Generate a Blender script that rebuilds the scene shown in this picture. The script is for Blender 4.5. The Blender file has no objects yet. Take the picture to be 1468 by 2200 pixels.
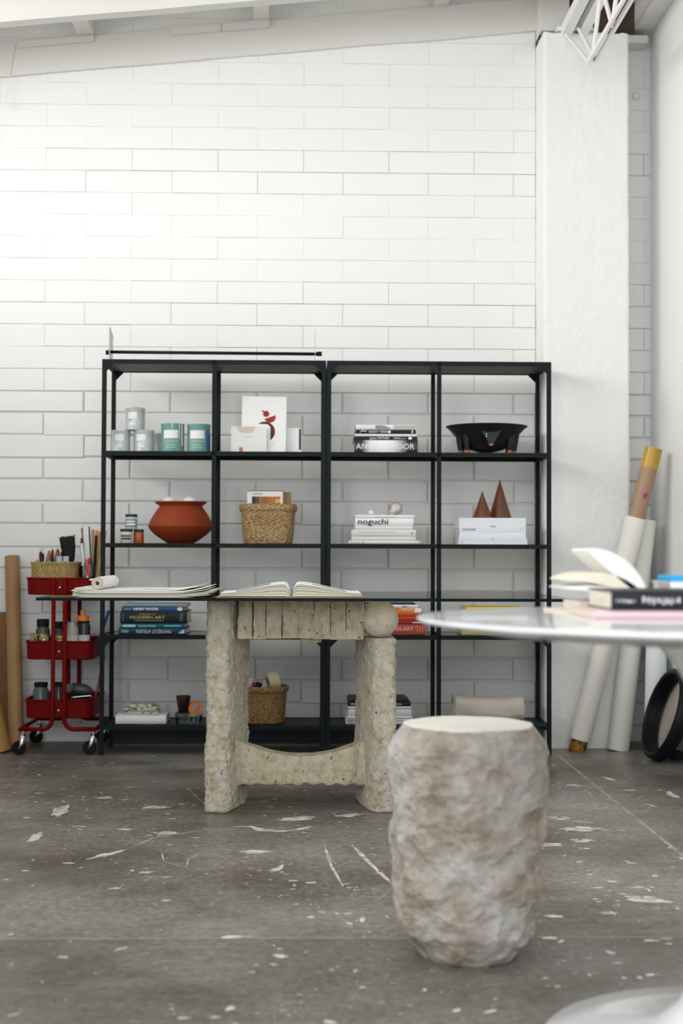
import bpy, math, random
from mathutils import Vector, Matrix, noise

rnd = random.Random(7)
S = bpy.context.scene
COL = S.collection
PI = math.pi

# ------------------------------------------------------------------ camera, world, light, exposure
cd = bpy.data.cameras.new('camera')
cam = bpy.data.objects.new('camera', cd)
COL.objects.link(cam)
cd.sensor_fit = 'VERTICAL'
cd.sensor_height = 36.0
cd.sensor_width = 24.0
cd.lens = 50.0
cd.clip_start = 0.05
cd.dof.use_dof = True
cd.dof.focus_distance = 4.95
cd.dof.aperture_fstop = 2.8
YAW, PIT, ROL = math.radians(1.4), math.radians(1.69), math.radians(0.2)
fw = Vector((math.sin(YAW) * math.cos(PIT), math.cos(YAW) * math.cos(PIT), math.sin(PIT)))
r0 = Vector((math.cos(YAW), -math.sin(YAW), 0))
u0 = r0.cross(fw)
rr = r0 * math.cos(ROL) + u0 * math.sin(ROL)
uu = -r0 * math.sin(ROL) + u0 * math.cos(ROL)
cam.matrix_world = Matrix(((rr.x, uu.x, -fw.x, 0), (rr.y, uu.y, -fw.y, 0), (rr.z, uu.z, -fw.z, .891), (0, 0, 0, 1)))
S.camera = cam

w = bpy.data.worlds.new('daylight')
S.world = w
w.use_nodes = True
bg = w.node_tree.nodes['Background']
bg.inputs[0].default_value = (0.93, 0.97, 1.0, 1)
bg.inputs[1].default_value = 0.20

def area(name, loc, target, sx, sy, power, col=(1, 1, 1), spread=180):
    l = bpy.data.lights.new(name, 'AREA')
    l.shape = 'RECTANGLE'
    l.size, l.size_y, l.energy, l.color = sx, sy, power, col
    l.spread = math.radians(spread)
    o = bpy.data.objects.new(name, l)
    COL.objects.link(o)
    o.location = loc
    o.rotation_euler = (Vector(target) - Vector(loc)).to_track_quat('-Z', 'Y').to_euler()
    return o

# daylight bounced in from the bright yard outside the window band high on the left wall
area('window_daylight', (-4.2, 3.1, 2.72), (-1.0, 3.1, 2.72), 8.0, 1.7, 495, (1.0, 0.985, 0.955))
# daylight from the wide open doorway behind the camera
area('doorway_daylight', (-0.3, -1.3, 1.95), (0.2, 6.0, 1.5), 3.6, 2.4, 125, (0.91, 0.965, 1.0))

S.view_settings.view_transform = 'Standard'
S.view_settings.look = 'None'
S.view_settings.exposure = 0.0
S.view_settings.gamma = 1.0
S.view_settings.use_curve_mapping = False
S.cycles.use_denoising = True
S.cycles.max_bounces = 8
S.cycles.transparent_max_bounces = 16
S.cycles.caustics_reflective = False
S.cycles.caustics_refractive = False

# ------------------------------------------------------------------ materials
MATS = {}
def mat(name, col, rough=.6, metal=0.0, col2=None, nscale=8.0, ndet=4.0, lo=.35, hi=.65, bump=0.0, bscale=60.0, stretch=None, spec=None, coat=0.0, bdist=.01):
    if name in MATS: return MATS[name]
    m = bpy.data.materials.new(name)
    m.use_nodes = True
    nt = m.node_tree
    b = nt.nodes['Principled BSDF']
    b.inputs['Base Color'].default_value = (*col, 1)
    b.inputs['Roughness'].default_value = rough
    b.inputs['Metallic'].default_value = metal
    if spec is not None: b.inputs['Specular IOR Level'].default_value = spec
    if coat: b.inputs['Coat Weight'].default_value = coat
    if col2 or bump:
        tc = nt.nodes.new('ShaderNodeTexCoord')
        mp = nt.nodes.new('ShaderNodeMapping')
        nt.links.new(tc.outputs['Object'], mp.inputs[0])
        if stretch: mp.inputs['Scale'].default_value = stretch
    if col2:
        n = nt.nodes.new('ShaderNodeTexNoise')
        n.inputs['Scale'].default_value = nscale
        n.inputs['Detail'].default_value = ndet
        nt.links.new(mp.outputs[0], n.inputs['Vector'])
        r = nt.nodes.new('ShaderNodeValToRGB')
        r.color_ramp.elements[0].position = lo
        r.color_ramp.elements[1].position = hi
        r.color_ramp.elements[0].color = (*col, 1)
        r.color_ramp.elements[1].color = (*col2, 1)
        nt.links.new(n.outputs[0], r.inputs[0])
        nt.links.new(r.outputs[0], b.inputs['Base Color'])
    if bump:
        n2 = nt.nodes.new('ShaderNodeTexNoise')
        n2.inputs['Scale'].default_value = bscale
        n2.inputs['Detail'].default_value = 5
        nt.links.new(mp.outputs[0], n2.inputs['Vector'])
        bp = nt.nodes.new('ShaderNodeBump')
        bp.inputs['Strength'].default_value = bump
        bp.inputs['Distance'].default_value = bdist
        nt.links.new(n2.outputs[0], bp.inputs['Height'])
        nt.links.new(bp.outputs[0], b.inputs['Normal'])
    MATS[name] = m
    return m

def glassmat(name, tint=(.93, .97, .95), rough=0.0, ior=1.5):
    m = bpy.data.materials.new(name)
    m.use_nodes = True
    nt = m.node_tree
    out = nt.nodes['Material Output']
    nt.nodes.remove(nt.nodes['Principled BSDF'])
    t = nt.nodes.new('ShaderNodeBsdfTransparent'); t.inputs[0].default_value = (*tint, 1)
    g = nt.nodes.new('ShaderNodeBsdfGlossy'); g.inputs['Roughness'].default_value = rough
    f = nt.nodes.new('ShaderNodeFresnel'); f.inputs[0].default_value = ior
    x = nt.nodes.new('ShaderNodeMixShader')
    nt.links.new(f.outputs[0], x.inputs[0]); nt.links.new(t.outputs[0], x.inputs[1]); nt.links.new(g.outputs[0], x.inputs[2])
    nt.links.new(x.outputs[0], out.inputs[0])
    MATS[name] = m
    return m

WHITE = mat('white_masonry_paint', (.86, .855, .835), .55, bump=.35, bscale=55, bdist=.004)
MORTAR = mat('white_mortar_paint', (.82, .815, .80), .7)
PLASTER = mat('white_lumpy_plaster', (.84, .84, .825), .6, bump=.55, bscale=38, bdist=.006)
SMOOTHW = mat('smooth_white_wall_paint', (.86, .87, .87), .45)
TIMBER = mat('white_painted_timber', (.74, .725, .69), .5, bump=.2, bscale=30, stretch=(.2, 1, 1))
CEIL = mat('white_ceiling_sheet', (.90, .875, .83), .6, bump=.35, bscale=7, bdist=.02)
STEELW = mat('white_painted_steel', (.86, .85, .83), .4)
VOID = mat('rusty_pocket_shade', (.035, .024, .016), .8, col2=(.08, .05, .03), nscale=12)
BLACK = mat('black_powder_coat', (.006, .010, .011), .6, spec=.18)
BLACKP = mat('black_brown_panel', (.008, .012, .013), .5, spec=.3)
GLASS = glassmat('clear_glass')
SHELFGLASS = glassmat('shelf_glass', (.86, .92, .90))
JARGLASS = glassmat('jar_glass', (.80, .86, .86))
GEDGE = mat('dark_green_glass_edge', (.002, .008, .009), .5, spec=.1)
CARTRED = mat('red_cart_enamel', (.155, .0015, .0006), .45, spec=.10)
CHROME = mat('chrome', (.75, .75, .75), .2, 1.0)
RUBBER = mat('black_rubber', (.006, .006, .006), .6, spec=.2)
KRAFT = mat('kraft_paper', (.42, .24, .10), .6, col2=(.34, .19, .08), nscale=5)
CARD = mat('brown_cardboard', (.26, .12, .035), .7, col2=(.20, .09, .025), nscale=6)
PAPER = mat('white_paper', (.86, .86, .84), .7)
CREAM = mat('cream_paper', (.80, .74, .60), .75)
PAGES = mat('book_page_edges', (.72, .68, .58), .8, col2=(.60, .55, .45), nscale=300, stretch=(.05, .05, 1))
CANVAS = mat('raw_canvas', (.80, .77, .71), .85, bump=.25, bscale=120, bdist=.002)
LINEN = mat('folded_linen', (.60, .55, .47), .9, bump=.4, bscale=25, bdist=.004)
INK = mat('black_ink', (.015, .018, .02), .6)
GREYINK = mat('grey_ink', (.25, .26, .27), .6)
WHITEINK = mat('white_ink', (.85, .85, .83), .5)
GOLDINK = mat('gold_ink', (.62, .44, .14), .4)
BLUE = mat('blue_plastic', (.01, .10, .55), .4)
ORANGE = mat('orange_plastic', (.80, .19, .01), .4)
REDP = mat('red_plastic', (.65, .02, .015), .35)
GREYM = mat('grey_metal', (.45, .46, .47), .35, .8)
WOODL = mat('pale_wood', (.55, .34, .14), .55, col2=(.42, .24, .09), nscale=14, stretch=(1, 1, .15))
TULIP = mat('white_lacquer', (.86, .87, .88), .16, coat=.4)

# ------------------------------------------------------------------ mesh helpers
class M:
    def __init__(s): s.v, s.f, s.mi, s.cur = [], [], [], 0
    def add(s, v, f):
        k = len(s.v); s.v += [tuple(p) for p in v]
        s.f += [tuple(i + k for i in q) for q in f]; s.mi += [s.cur] * len(f)
        return s
    def box(s, x0, x1, y0, y1, z0, z1, mtx=None):
        v = [Vector((x, y, z)) for x in (x0, x1) for y in (y0, y1) for z in (z0, z1)]
        if mtx: v = [mtx @ p for p in v]
        return s.add(v, [(0, 1, 3, 2), (4, 6, 7, 5), (0, 4, 5, 1), (2, 3, 7, 6), (0, 2, 6, 4), (1, 5, 7, 3)])
    def loft(s, rings, cap=True, closed=True):
        n = len(rings[0]); v = [p for r in rings for p in r]; f = []
        for i in range(len(rings) - 1):
            for j in range(n if closed else n - 1):
                a, b = i * n + j, i * n + (j + 1) % n
                f.append((a, b, b + n, a + n))
        if cap and closed:
            f.append(tuple(range(n - 1, -1, -1)))
            f.append(tuple(range((len(rings) - 1) * n, len(rings) * n)))
        return s.add(v, f)
    def lathe(s, prof, n=32, cx=0, cy=0, cap=True):
        return s.loft([[(cx + r * math.cos(2 * PI * j / n), cy + r * math.sin(2 * PI * j / n), z) for j in range(n)] for r, z in prof], cap)
    def tube(s, path, rad, n=10, cap=True):
        path = [Vector(p) for p in path]
        rads = rad if isinstance(rad, (list, tuple)) else [rad] * len(path)
        rings = []; ref = None
        for i, p in enumerate(path):
            t = (path[min(i + 1, len(path) - 1)] - path[max(i - 1, 0)]).normalized()
            if ref is None:
                ref = Vector((0, 0, 1)) if abs(t.z) < .9 else Vector((1, 0, 0))
            a = t.cross(ref).normalized(); b = a.cross(t).normalized(); ref = b
            rings.append([p + a * (rads[i] * math.cos(2 * PI * j / n)) + b * (rads[i] * math.sin(2 * PI * j / n)) for j in range(n)])
        return s.loft(rings, cap)
    def prism(s, poly, d0, d1, plane='XZ'):
        """poly extruded along the remaining axis from d0 to d1"""
        def P(a, b, d): return {'XZ': (a, d, b), 'XY': (a, b, d), 'YZ': (d, a, b)}[plane]
        n = len(poly)
        v = [P(a, b, d0) for a, b in poly] + [P(a, b, d1) for a, b in poly]
        f = [(j, (j + 1) % n, n + (j + 1) % n, n + j) for j in range(n)]
        return s.add(v, f + [tuple(range(n - 1, -1, -1)), tuple(range(n, 2 * n))])
    def sphere(s, c, r, n=24, k=14, sz=1.0):
        rings = []
        for i in range(1, k):
            a = PI * i / k
            rings.append([(c[0] + r * math.sin(a) * math.cos(2 * PI * j / n), c[1] + r * math.sin(a) * math.sin(2 * PI * j / n), c[2] - r * sz * math.cos(a)) for j in range(n)])
        return s.loft(rings)
    def mesh(s, name, mats, smooth=False, auto=None):
        me = bpy.data.meshes.new(name)
        me.from_pydata(s.v, [], s.f)
        for m in (mats if isinstance(mats, (list, tuple)) else [mats]): me.materials.append(m)
        if any(s.mi): me.polygons.foreach_set('material_index', s.mi)
        import bmesh
        b = bmesh.new(); b.from_mesh(me); bmesh.ops.recalc_face_normals(b, faces=b.faces)
        if auto is not None:
            for e in b.edges:
                if len(e.link_faces) == 2 and e.calc_face_angle(0) > auto: e.smooth = False
        fl = [True] * len(b.faces)
        if auto is not None:
            fl = [any(e.smooth and len(e.link_faces) == 2 and e.calc_face_angle(0) > .02 for e in f.edges) for f in b.faces]
        if auto is not None: bmesh.ops.split_edges(b, edges=[e for e in b.edges if not e.smooth])
        b.to_mesh(me); b.free()
        if smooth or auto is not None: me.polygons.foreach_set('use_smooth', fl)
        me.update()
        return me

def link(name, me, parent=None, loc=(0, 0, 0), rot=(0, 0, 0)):
    o = bpy.data.objects.new(name, me)
    COL.objects.link(o)
    o.location, o.rotation_euler = loc, rot
    if parent: o.parent = parent
    return o
def part(name, m, mats, parent, loc=(0, 0, 0), rot=(0, 0, 0), smooth=False, auto=.7, label=None):
    o = link(name, m.mesh(name, mats, smooth, auto if not smooth else None), parent, loc, rot)
    if label: o['label'] = label
    return o
def tag(o, label, cat, group=None):
    o['label'] = label; o['category'] = cat
    if group: o['group'] = group
    return o
def thing(name, label, cat, loc=(0, 0, 0), rot=(0, 0, 0), group=None):
    return tag(link(name, None, None, loc, rot), label, cat, group)
def struct(name, m, mats, label=None, auto=.7, parent=None):
    o = part(name, m, mats, parent, auto=auto)
    if parent is None: o['kind'] = 'structure'
    if label: o['label'] = label
    return o
def bevel(o, wd=.002, seg=2):
    b = o.modifiers.new('bevel', 'BEVEL'); b.width = wd; b.segments = seg; b.limit_method = 'ANGLE'
    return o
def text(body, size, m, parent, loc, rot=(PI / 2, 0, 0), xs=1.0, align='LEFT', name='lettering', off=0.0):
    c = bpy.data.curves.new('t', 'FONT')
    c.body, c.size, c.extrude, c.align_x, c.align_y = body, size, .0002, align, 'CENTER'
    c.offset = off
    c.resolution_u = 2
    t = bpy.data.objects.new('t', c); COL.objects.link(t)
    bpy.context.view_layer.update()
    me = bpy.data.meshes.new_from_object(t.evaluated_get(bpy.context.evaluated_depsgraph_get()))
    bpy.data.objects.remove(t); bpy.data.curves.remove(c)
    me.materials.clear(); me.materials.append(m)
    o = link(name, me, parent, loc, rot)
    o.scale = (xs, 1, 1)
    return o
def fbm(p, sc, oct=4, seed=0):
    return noise.fractal(Vector(p) * sc + Vector((seed * 7.3, seed * 3.1, seed * 1.7)), 1.0, 2.0, oct)
def resample(poly, n):
    P = [Vector(p) for p in poly]; P.append(P[0])
    L = [0]
    for a, b in zip(P, P[1:]): L.append(L[-1] + (b - a).length)
    out = []; k = 0
    for i in range(n):
        d = L[-1] * i / n
        while L[k + 1] < d: k += 1
        t = (d - L[k]) / max(1e-9, L[k + 1] - L[k])
        out.append(P[k].lerp(P[k + 1], t))
    return out
def smoothpoly(P, it=2):
    for _ in range(it):
        P = [(P[i] + P[i - 1] + P[(i + 1) % len(P)]) / 3 for i in range(len(P))]
    return P
def rrect(x0, x1, y0, y1, r, k=5):
    out = []
    for cx, cy, a0 in ((x1 - r, y1 - r, 0), (x0 + r, y1 - r, 90), (x0 + r, y0 + r, 180), (x1 - r, y0 + r, 270)):
        for i in range(k + 1):
            a = math.radians(a0 + 90 * i / k)
            out.append((cx + r * math.cos(a), cy + r * math.sin(a)))
    return out

# ------------------------------------------------------------------ floor: concrete slabs with filled joints
def concrete(nm='stained_concrete', gain=1.0):
    m = bpy.data.materials.new(nm)
    m.use_nodes = True
    nt = m.node_tree; b = nt.nodes['Principled BSDF']
    tc = nt.nodes.new('ShaderNodeTexCoord')
    def nz(scale, det, rough=.6, st=None):
        mp = nt.nodes.new('ShaderNodeMapping'); nt.links.new(tc.outputs['Object'], mp.inputs[0])
        if st: mp.inputs['Scale'].default_value = st
        n = nt.nodes.new('ShaderNodeTexNoise'); n.inputs['Scale'].default_value = scale
        n.inputs['Detail'].default_value = det; n.inputs['Roughness'].default_value = rough
        nt.links.new(mp.outputs[0], n.inputs['Vector']); return n.outputs[0]
    def ramp(src, stops):
        r = nt.nodes.new('ShaderNodeValToRGB'); nt.links.new(src, r.inputs[0])
        e = r.color_ramp.elements
        while len(e) < len(stops): e.new(.5)
        for x, (p, c) in zip(list(e), stops): x.position = p; x.color = (*c, 1)
        return r.outputs[0]
    def mix(fac, a, bb, mode='MIX'):
        x = nt.nodes.new('ShaderNodeMix'); x.data_type = 'RGBA'; x.blend_type = mode
        for s_, k in ((fac, 0), (a, 6), (bb, 7)):
            if isinstance(s_, (int, float)): x.inputs[k].default_value = s_
            elif isinstance(s_, tuple): x.inputs[k].default_value = (*s_, 1)
            else: nt.links.new(s_, x.inputs[k])
        return x.outputs[2]
    base = ramp(nz(1.1, 6), [(.34, (.080, .063, .047)), (.50, (.175, .157, .135)), (.66, (.270, .255, .234))])
    fine = ramp(nz(45, 6, .7), [(.34, (.50, .50, .50)), (.66, (1.5, 1.5, 1.5))])
    col = mix(.75, base, fine, 'MULTIPLY')
    dark = ramp(nz(3.2, 5, .65), [(.54, (0, 0, 0)), (.70, (1, 1, 1))])
    dk = nt.nodes.new('ShaderNodeMath'); dk.operation = 'MULTIPLY'; dk.inputs[1].default_value = .45
    nt.links.new(dark, dk.inputs[0])
    col = mix(dk.outputs[0], col, (.055, .045, .036))
    # scuffs and fine specks of old white paint
    sc = ramp(nz(48, 4, .6, (1, .55, 1)), [(.63, (0, 0, 0)), (.67, (1, 1, 1))])
    pm = ramp(nz(1.7, 3), [(.42, (0, 0, 0)), (.60, (1, 1, 1))])
    sp = nt.nodes.new('ShaderNodeMath'); sp.operation = 'MULTIPLY'; nt.links.new(sc, sp.inputs[0]); nt.links.new(pm, sp.inputs[1])
    sp2 = nt.nodes.new('ShaderNodeMath'); sp2.operation = 'MULTIPLY'; sp2.inputs[1].default_value = .75; nt.links.new(sp.outputs[0], sp2.inputs[0])
    col = mix(sp2.outputs[0], col, (.50, .49, .46))
    rub = ramp(nz(7, 7, .72, (.45, 1.3, 1)), [(.52, (0, 0, 0)), (.74, (1, 1, 1))])
    rb = nt.nodes.new('ShaderNodeMath'); rb.operation = 'MULTIPLY'; rb.inputs[1].default_value = .4; nt.links.new(rub, rb.inputs[0])
    col = mix(rb.outputs[0], col, (.34, .33, .31))
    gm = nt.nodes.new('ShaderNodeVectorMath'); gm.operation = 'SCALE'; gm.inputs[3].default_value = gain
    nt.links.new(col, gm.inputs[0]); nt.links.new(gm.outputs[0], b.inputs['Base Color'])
    rg = nt.nodes.new('ShaderNodeMapRange'); nt.links.new(nz(2.4, 4), rg.inputs[0])
    rg.inputs[1].default_value = .3; rg.inputs[2].default_value = .7; rg.inputs[3].default_value = .27; rg.inputs[4].default_value = .50
    nt.links.new(rg.outputs[0], b.inputs['Roughness'])
    bp = nt.nodes.new('ShaderNodeBump'); bp.inputs['Strength'].default_value = .25; bp.inputs['Distance'].default_value = .003
    nt.links.new(nz(30, 5), bp.inputs['Height']); nt.links.new(bp.outputs[0], b.inputs['Normal'])
    return m
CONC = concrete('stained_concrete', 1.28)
CONCD = concrete('stained_concrete_darker', 1.05)  # same concrete at a lower gain, for the slabs nearest the camera
JOINT = mat('tan_joint_filler', (.52, .46, .37), .8, col2=(.32, .27, .20), nscale=9)
floor = struct('floor', M().box(-2.7, 1.66, -1.5, 6.9, -.06, -.0003), JOINT, 'paint-splashed concrete floor')
g = .0062
for x0, x1 in ((-2.7, -1.16), (-1.16, 1.121), (1.121, 1.66)):
    for y0, y1 in ((-1.5, 1.6), (1.6, 3.33), (3.33, 4.955), (4.955, 6.9)):
        gl = g if x0 > 1 else .0008
        g0, g1 = [{3.33: .0035, 4.955: .0016}.get(q, .001) for q in (y0, y1)]
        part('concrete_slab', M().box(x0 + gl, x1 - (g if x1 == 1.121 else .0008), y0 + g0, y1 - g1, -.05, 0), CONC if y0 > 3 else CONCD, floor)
# paint drops and streaks lying on the concrete
SPL = [(-0.727, 5.23, 0.038, 0), (-0.527, 5.038, 0.049, 0), (-0.02, 4.816, 0.068, 29), (-0.785, 4.035, 0.013, 0), (-0.442, 4.014, 0.025, 22), (-0.507, 3.821, 0.019, 22), (-0.357, 3.688, 0.014, 0), (-0.416, 3.241, 0.022, 48), (-0.533, 3.176, 0.014, 0), (-0.078, 4.058, 0.055, 70), (0.023, 3.886, 0.011, 0), (0.14, 3.496, 0.034, 82), (-0.143, 4.279, 0.049, -1), (-0.582, 4.633, 0.03, -14), (-0.738, 4.681, 0.023, 0), (-0.846, 4.507, 0.087, 85), (-0.847, 4.959, 0.114, 91), (-0.17, 3.336, 0.027, -1), (-0.054, 3.181, 0.021, -32), (-0.106, 3.114, 0.006, 0), (-0.067, 3.114, 0.011, -3), (0.031, 3.061, 0.007, 0), (0.071, 3.098, 0.007, 0), (-0.171, 2.765, 0.012, 0), (-0.354, 3.533, 0.005, 0), (1.044, 5.506, 0.037, -31), (0.89, 4.632, 0.073, 0), (0.855, 4.819, 0.048, -27), (0.869, 4.444, 0.044, -1), (0.749, 4.381, 0.046, 14), (0.754, 3.553, 0.026, 0), (0.886, 3.69, 0.055, -22), (0.89, 3.819, 0.022, 27), (0.837, 3.89, 0.02, 11), (0.784, 3.82, 0.017, -2), (0.616, 3.518, 0.026, -9), (0.801, 3.297, 0.017, -2), (0.839, 3.312, 0.015, 0), (0.833, 3.269, 0.01, -3), (0.569, 3.323, 0.024, -12), (0.682, 3.115, 0.014, 0), (0.969, 4.608, 0.014, 0), (1.208, 5.665, 0.061, -77), (1.227, 5.386, 0.024, 0), (1.365, 5.282, 0.075, -88), (1.233, 5.058, 0.042, -67), (0.799, 4.027, 0.009, 0), (0.823, 4.021, 0.008, 0), (-0.419, 4.39, 0.011, 0), (-0.345, 4.496, 0.016, 0), (-0.335, 4.375, 0.01, 0), (-0.445, 4.571, 0.044, 10), (-0.48, 4.534, 0.031, 25), (-0.587, 4.25, 0.069, 54), (-0.679, 4.13, 0.02, 0), (-0.033, 3.909, 0.015, -2), (0.054, 3.744, 0.008, 0), (-0.385, 3.951, 0.01, 0), (0.148, 4.874, 0.054, 25), (-0.234, 5.258, 0.023, 0), (-0.864, 5.26, 0.017, 0), (-0.934, 4.838, 0.019, 0), (-0.817, 3.927, 0.009, 0)]
LIN = [[(-0.238, 4.678), (-0.177, 4.678), (-0.145, 4.623), (-0.084, 4.599), (-0.025, 4.622), (0.024, 4.685)], [(0.142, 4.386), (0.181, 4.154), (0.237, 3.852)], [(0.058, 4.386), (0.074, 4.093), (0.102, 3.837)], [(1.062, 5.366), (1.055, 5.163)], [(-0.56, 4.256), (-0.476, 4.497), (-0.353, 4.601), (-0.207, 4.662)], [(-0.438, 4.342), (-0.41, 4.159), (-0.323, 4.049)], [(-0.338, 4.067), (-0.341, 4.19), (-0.312, 4.254)], [(-0.457, 5.478), (-0.381, 5.17), (-0.299, 4.938)], [(0.835, 4.888), (0.907, 4.76), (0.977, 4.719)], [(0.795, 4.563), (0.862, 4.601), (0.937, 4.562)]]
sp = M()
def blob(x, y, a, b, ang, z=.0005, n=18, rough=.45, seed=0):
    ca, sa = math.cos(ang), math.sin(ang); P = []
    for j in range(n):
        t = 2 * PI * j / n
        k = 1 + rough * noise.fractal(Vector((math.cos(t) * 1.6 + seed * 3.7, math.sin(t) * 1.6, seed)), 1, 2, 3)
        px, py = a * k * math.cos(t), b * k * math.sin(t)
        P.append((x + px * ca - py * sa, y + px * sa + py * ca, z))
    sp.add(P, [tuple(range(n))])
for i, (x, y, a, ang) in enumerate(SPL):
    el = abs(ang) > 40
    blob(x, y, a * .9, a * (.20 if el else .52), math.radians(ang), seed=i, rough=.6, n=26)
    if a > .03:
        for k in range(5): blob(x + rnd.uniform(-2, 2) * a, y + rnd.uniform(-2, 2) * a, rnd.uniform(.002, .008), rnd.uniform(.002, .007), rnd.uniform(0, 3), seed=i + k * .3)
for li, L in enumerate(LIN):
    wd = (.030, .014, .009, .006, .005, .003, .003, .002, .008, .006)[li]
    pts = []
    for (a, b) in zip(L, L[1:]):
        for k in range(14): pts.append(Vector(a).lerp(Vector(b), k / 14))
    pts.append(Vector(L[-1]))
    V = []
    for k, p in enumerate(pts):
        t = (pts[min(k + 1, len(pts) - 1)] - pts[max(k - 1, 0)]).normalized()
        nn = Vector((-t.y, t.x)); f_ = math.sin(PI * (k + .6) / (len(pts) + .2)) ** .6
        ww = wd * f_ * (1 + .9 * noise.noise(Vector((p.x * 22, p.y * 22, li))))
        V += [(p.x + nn.x * ww / 2, p.y + nn.y * ww / 2, .0005), (p.x - nn.x * ww / 2, p.y - nn.y * ww / 2, .0005)]
    sp.add(V, [(2 * k, 2 * k + 1, 2 * k + 3, 2 * k + 2) for k in range(len(pts) - 1)])
for i in range(3600):
    y = rnd.uniform(2.2, 6.6); x = rnd.uniform(-1.5, 1.6)
    if noise.noise(Vector((x * 1.3, y * 1.3, 4.2))) < -.02 and rnd.random() < .8: continue
    a = rnd.choice((.0012, .0012, .0015, .002, .002, .0025, .003, .0045, .007))
    blob(x, y, a * rnd.uniform(1, 2.4), a * rnd.uniform(.7, 1.3), rnd.uniform(0, 3.1), n=9, seed=i)
SPLAT = mat('dried_white_paint', (.80, .79, .75), .6, col2=(.46, .45, .43), nscale=22, lo=.42, hi=.60)
so = link('paint_splatter', sp.mesh('paint_splatter', SPLAT), floor)
so['kind'] = 'stuff'

# ------------------------------------------------------------------ back wall of painted blocks
WY = 6.80
wall_back = struct('wall_back', M().box(-2.75, 1.70, WY + .009, WY + .2, 0, 3.75), MORTAR, 'white painted block wall behind the shelves')
BW, BH = .4115, .1061
def block_mesh(wd, hg, gap, gapz, cham, dep=.05):
    x, z = wd / 2 - gap / 2, hg / 2 - gapz / 2
    m = M()
    R = lambda xx, zz, yy: [(-xx, yy, -zz), (xx, yy, -zz), (xx, yy, zz), (-xx, yy, zz)]
    m.loft([R(x, z, dep), R(x, z, cham), R(x - cham * .35, z - cham * .35, cham * .35), R(x - cham, z - cham, 0)])
    return m.mesh('block', WHITE)
BM = {}
def bmesh_for(wd, kind):
    k = (round(wd, 3), kind)
    if k not in BM: BM[k] = block_mesh(wd, BH, *((.0070, .0105, .0050), (.0014, .0020, .0014), (.0005, .0007, .0007))[kind])
    return BM[k]
nrow = 0
stuffb = M()
for row in range(-5, 31):
    zt = 3.257 - BH * row
    zb = zt - BH
    zc = (zt + zb) / 2
    if zt > 3.80 or zb < -.06: continue
    off = -1.256 if row % 2 == 0 else -1.256 + .19
    kind = 0 if zc < 1.66 else (1 if zc < 2.15 or rnd.random() < .15 else 2)
    for i in range(-4, 9):
        xl = off + i * BW + rnd.uniform(-.007, .007) * 0
        xr = xl + BW
        lo, hi = xl, xr
        if hi > 1.099 and lo < 1.099: hi = 1.099
        if lo >= 1.099:
            if hi > 1.502 and lo < 1.70:
                lo, hi = max(lo, 1.502), min(hi, 1.66)
            else: continue
        if hi - lo < .03 or hi > 1.67: continue
        if hi < -1.9:
            if hi > -2.7: stuffb.box(max(lo, -2.7) + .003, hi - .003, WY + .001, WY + .02, max(zb, 0) + .003, zt - .003)
            continue
        kk = kind if rnd.random() > .12 else min(2, kind + 1)
        yo = rnd.uniform(-.0022, .0012) * (1.0 if kind == 0 else .55)
        o = link('block', bmesh_for(hi - lo, kk), wall_back, ((lo + hi) / 2, WY - .0035 + yo, zc), (rnd.uniform(-.004, .004), rnd.uniform(-.0025, .0025), rnd.uniform(-.003, .003)))
        nrow += 1
so = link('masonry', stuffb.mesh('masonry', WHITE), wall_back)
so['kind'] = 'stuff'

# plastered pier in front of the block wall
def pier():
    m = M(); x0, x1, y0, y1, zt = 1.098, 1.498, 6.552, 6.802, 3.335
    rings = []
    base = resample(rrect(x0, x1, y0, y1, .012, 4), 110)
    for i in range(150):
        z = zt * i / 149
        ring = []
        for p in base:
            c = Vector(((x0 + x1) / 2, (y0 + y1) / 2))
            d = (p - c).normalized()
            k = .002 * fbm((p.x, p.y, z * .9), 5, 4, 1) + .0022 * fbm((p.x, p.y, z), 24, 3, 2)
            zz = z
            if i >= 147: zz = z + .012 * fbm((p.x, p.y, 0), 30, 3, 5) - .006
            ring.append((p.x + d.x * k, p.y + d.y * k, zz))
        rings.append(ring)
    m.loft(rings)
    return m
struct('wall_pier', pier(), PLASTER, 'white plastered pier right of the shelves', auto=None)
# right-hand wall running towards the camera, ceiling edge trim
struct('wall_right', M().box(1.655, 1.80, -1.5, 7.0, 0, 3.8), SMOOTHW, 'smooth white wall on the right')
# left wall with a wide window band
lw = M().box(-2.82, -2.7, -1.5, 7.0, 0, 2.08).box(-2.82, -2.7, -1.5, 7.0, 3.16, 3.8).box(-2.82, -2.7, -1.5, .45, 2.08, 3.16).box(-2.82, -2.7, 5.95, 7.0, 2.08, 3.16)
struct('wall_left', lw, SMOOTHW, 'white wall with the window on the left')
wn = M().box(-2.79, -2.73, .45, 5.95, 2.08, 2.11).box(-2.79, -2.73, .45, 5.95, 3.13, 3.16)
for y in (.45, 1.55, 2.64, 3.74, 4.83, 5.92): wn.box(-2.79, -2.73, y, y + .03, 2.11, 3.13)
struct('window_1', wn, STEELW, 'window frame in the left wall')

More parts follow.
